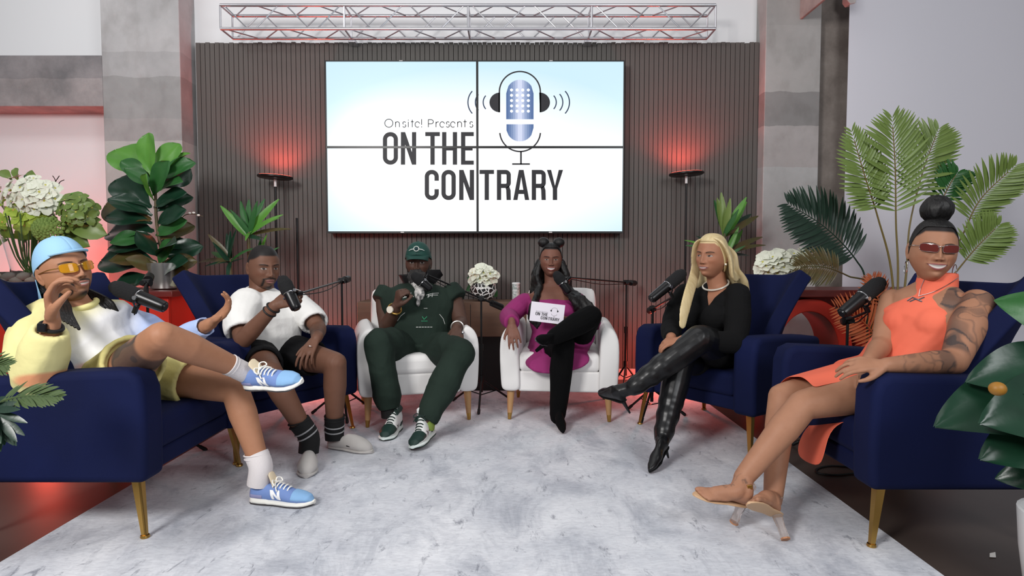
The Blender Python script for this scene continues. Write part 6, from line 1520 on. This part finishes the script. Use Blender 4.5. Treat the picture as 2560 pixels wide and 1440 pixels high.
# ------------------------------------------------------------------ microphones, stands, card
foam = M('mic_foam', C(22,22,24), .95, bump=(160,.5)); mbody = M('mic_body_black', C(18,18,20), .32, metal=.2); msil = M('mic_bright_metal', C(210,210,212), .2, metal=1)
def mic(label, tip, end, yoke_down=(0,0,-1), group='studio microphones'):
    a, b = np.asarray(tip), np.asarray(end); d = nrm(b-a); L_ = np.linalg.norm(b-a); m = a+d*L_*.52
    t = thing('studio_microphone', label, 'microphone', m, 0, group)
    obj('windscreen', MB().chain([a+d*.014, a+d*.03, a+d*L_*.42, a+d*L_*.47], [.030,.036,.035,.031], n=24, sub=3), foam, t, world=True)
    obj('body', MB().chain([a+d*L_*.46, a+d*L_*.50, a+d*L_*.92, b], [.029,.030,.027,.024], n=24, cap='flat', sub=2), mbody, t, world=True)
    obj('end_cap', MB().chain([b-d*.004, b+d*.006], [.022,.016], n=20, cap='flat'), mbody, t, world=True)
    s_ = nrm(np.cross(d, yoke_down)); yk = nrm(np.cross(s_, d)); yk = yk if yk.dot(np.asarray(yoke_down)) > 0 else -yk
    obj('collar_ring', MB().torus(a+d*L_*.49, .0295, .003, d, 28, 8), msil, t, world=True)
    y_ = obj('yoke', MB().chain([m+s_*.036, m+s_*.034+yk*.022, m+yk*.045, m-s_*.034+yk*.022, m-s_*.036], .0045, n=8), mbody, t, world=True)
    for sg in (-1, 1): obj('yoke_knob', MB().cyl(m+s_*sg*.030, m+s_*sg*.044, .009, n=14), msil, y_)
    obj('yoke_clamp', MB().cyl(m+yk*.043, m+yk*.075, .011, n=14), mbody, t, world=True)
    return m+yk*.072
def stand(label, base, top_z, boom=None, tail=None, legs=.26, rot=.3):
    x, y = base; t = thing('microphone_stand', label, 'mic stand', (x, y, 0), 0, 'black tripod microphone stands'); top = A(x, y, top_z)
    zf = RT if (-1.77 < x < 1.43 and y < 4.75) else 0
    obj('lower_tube', MB().cyl((x,y,zf+.10), (x,y,top_z*.55), .011), blk, t, world=True); obj('upper_tube', MB().cyl((x,y,top_z*.5), top, .007), blk, t, world=True)
    obj('height_clutch', MB().cyl((x,y,top_z*.52), (x,y,top_z*.58), .016), blk, t, world=True); hub = obj('leg_hub', MB().cyl((x,y,zf+.17), (x,y,zf+.22), .018), blk, t, world=True)
    for k in range(3):
        a = rot+k*2*PI/3; e = A(x+legs*math.cos(a), y+legs*math.sin(a), zf+.012); lg = obj('leg', MB().cyl(A(x,y,zf+.19), e, .0075), blk, t, world=True)
        obj('rubber_foot', MB().chain([e+nrm(e-A(x,y,zf+.19))*-.03, e], [.010,.011], n=10), dark_rubber, lg)
        obj('brace', MB().cyl(A(x,y,zf+.08), A(x,y,zf+.19)*.5+e*.5, .004, n=8), blk, t, world=True)
    obj('boom_clutch', MB().cyl(top+A(-.02,0,0), top+A(.02,0,0), .020), blk, t, world=True); obj('clutch_knob', MB().chain([top+A(0,-.015,0), top+A(0,-.045,0)], [.012,.014], n=10, cap='flat'), blk, t, world=True)
    if boom is not None:
        obj('boom_arm', MB().cyl(top, boom, .006), blk, t, world=True)
        dr_ = nrm(top-np.asarray(boom)); tl_ = .22 if tail is None else tail
        obj('boom_tail', MB().cyl(top, top+dr_*tl_, .007), blk, t, world=True); obj('counterweight', MB().cyl(top+dr_*(tl_-.10), top+dr_*tl_, .024), blk, t, world=True)
        c = MB().chain([top-dr_*.02*(1)+A(0,0,-.012), (top+np.asarray(boom))/2+A(0,0,-.03), np.asarray(boom)+A(0,0,-.01)], .0028, n=6, sub=6); obj('cable', c, dark_rubber, t, world=True)
    return t
q = mic('black studio microphone tilted beside the capped man\'s chin, before a red table', P(283,716,2.62), P(412,768,2.62)); stand('black tripod stand behind the capped man\'s armchair', (-1.93, 3.17), .93, q, .16)
q = mic('black studio microphone gripped in the white-tee man\'s hand', P(706,697,2.99), P(741,772,2.95), (.4,.9,.2)); stand('black tripod stand with level boom between white tee man and green-dressed man', (-1.13, 3.98), P(832,702,3.98)[2], q, .20, .22, .9)
q = mic('black studio microphone at the green-capped man\'s beard', P(1034,688,3.90), P(1076,722,3.93), (.6,.3,-.3)); stand('black tripod stand between the two white armchairs', (P(1203,750,4.25)[0], 4.25), P(1203,746,4.25)[2], q, .20, .25, .5)
q = mic('black studio microphone before the magenta-dressed woman\'s chin', P(1390,684,3.93), P(1422,730,3.93), (.8,.4,.1)); stand('black tripod stand before the slats between white chair and blonde woman', (P(1566,706,4.90)[0], 4.90), P(1566,706,4.90)[2], q, .20, .13, .2)
q = mic('black studio microphone pointing at the blonde woman\'s hair', P(1708,682,3.42), P(1628,748,3.34)); stand('black tripod stand behind the blonde woman\'s armchair arm', (P(1632,760,3.96)[0], 3.96), P(1641,772,3.96)[2], q, .10, .22, .0)
q = mic('black studio microphone tilted beside the coral-dressed woman\'s shoulder', P(2203,704,2.68), P(2106,784,2.62)); stand('black tripod stand behind the coral-dressed woman\'s armchair', (1.78, 3.17), P(2113,800,3.17)[2], q, .10)
# card held by the woman in magenta
cc = [P(1329,753,3.87), P(1413,763,3.84), P(1404,806,3.83), P(1321,801,3.86)]
cx = nrm(cc[1]-cc[0]); cy = nrm(cc[3]-cc[0]-cx*np.dot(cc[3]-cc[0], cx)); cn_ = np.cross(cx, cy); cn_ = cn_ if cn_[1] < 0 else -cn_; o0 = cc[0]; CW, CH2 = np.linalg.norm(cc[1]-cc[0]), np.linalg.norm(cc[3]-cc[0])
card = thing('cue_card', 'white cue card printed with the show title in the magenta-dressed woman\'s hand', 'card', (cc[0]+cc[2])/2)
m_ = MB(); v = [o0+cx*a*CW+cy*b*CH2+cn_*e for e in (0, -.0016) for a, b in ((0,0),(1,0),(1,1),(0,1))]; m_.add(v, [(0,1,2,3),(7,6,5,4),(0,4,5,1),(1,5,6,2),(2,6,7,3),(3,7,4,0)])
cb_ = obj('card_sheet', m_, M('card_white', C(228,222,232), .6), card, world=True, smooth=False)
def cardp(x, y): return o0+cx*CW*(.16+(x-480)/(1862-480)*.72)+cy*CH2*(.20+(y-148)/(1134-148)*.66)+cn_*.0012
m_ = MB()
for col, pts in RAW:
    if col == 'ink': m_.add([cardp(*w_) for w_ in pts], [tuple(range(len(pts)))])
cp_ = obj('card_print', m_, M('card_ink', C(30,28,34), .7), card, world=True, smooth=False, fix=False); cp_['kind'] = 'stuff'
# loose cable and scrap on the floor at the right
obj_c = obj('floor_cable', MB().chain([(1.72,2.98,.006),(1.62,3.0,.006),(1.53,2.96,.006),(1.50,2.90,.006),(1.56,2.87,.006),(1.66,2.89,.006),(1.80,2.93,.006),(2.0,3.1,.006)], .005, n=8, sub=6), dark_rubber)
tag(obj_c, 'black cable looped on the dark floor under the coral-dressed woman\'s armchair', 'cable')
sc = obj('paper_scrap', MB().grid([[P(2474,1394,2.1)*A(1,1,0)+A(0,0,.002), P(2488,1394,2.1)*A(1,1,0)+A(0,0,.006)], [P(2474,1394,2.07)*A(1,1,0)+A(0,0,.003), P(2490,1394,2.07)*A(1,1,0)+A(0,0,.002)]]), cottonW, solid=.001)
tag(sc, 'tiny white paper scrap on the dark floor near the white pot', 'scrap')
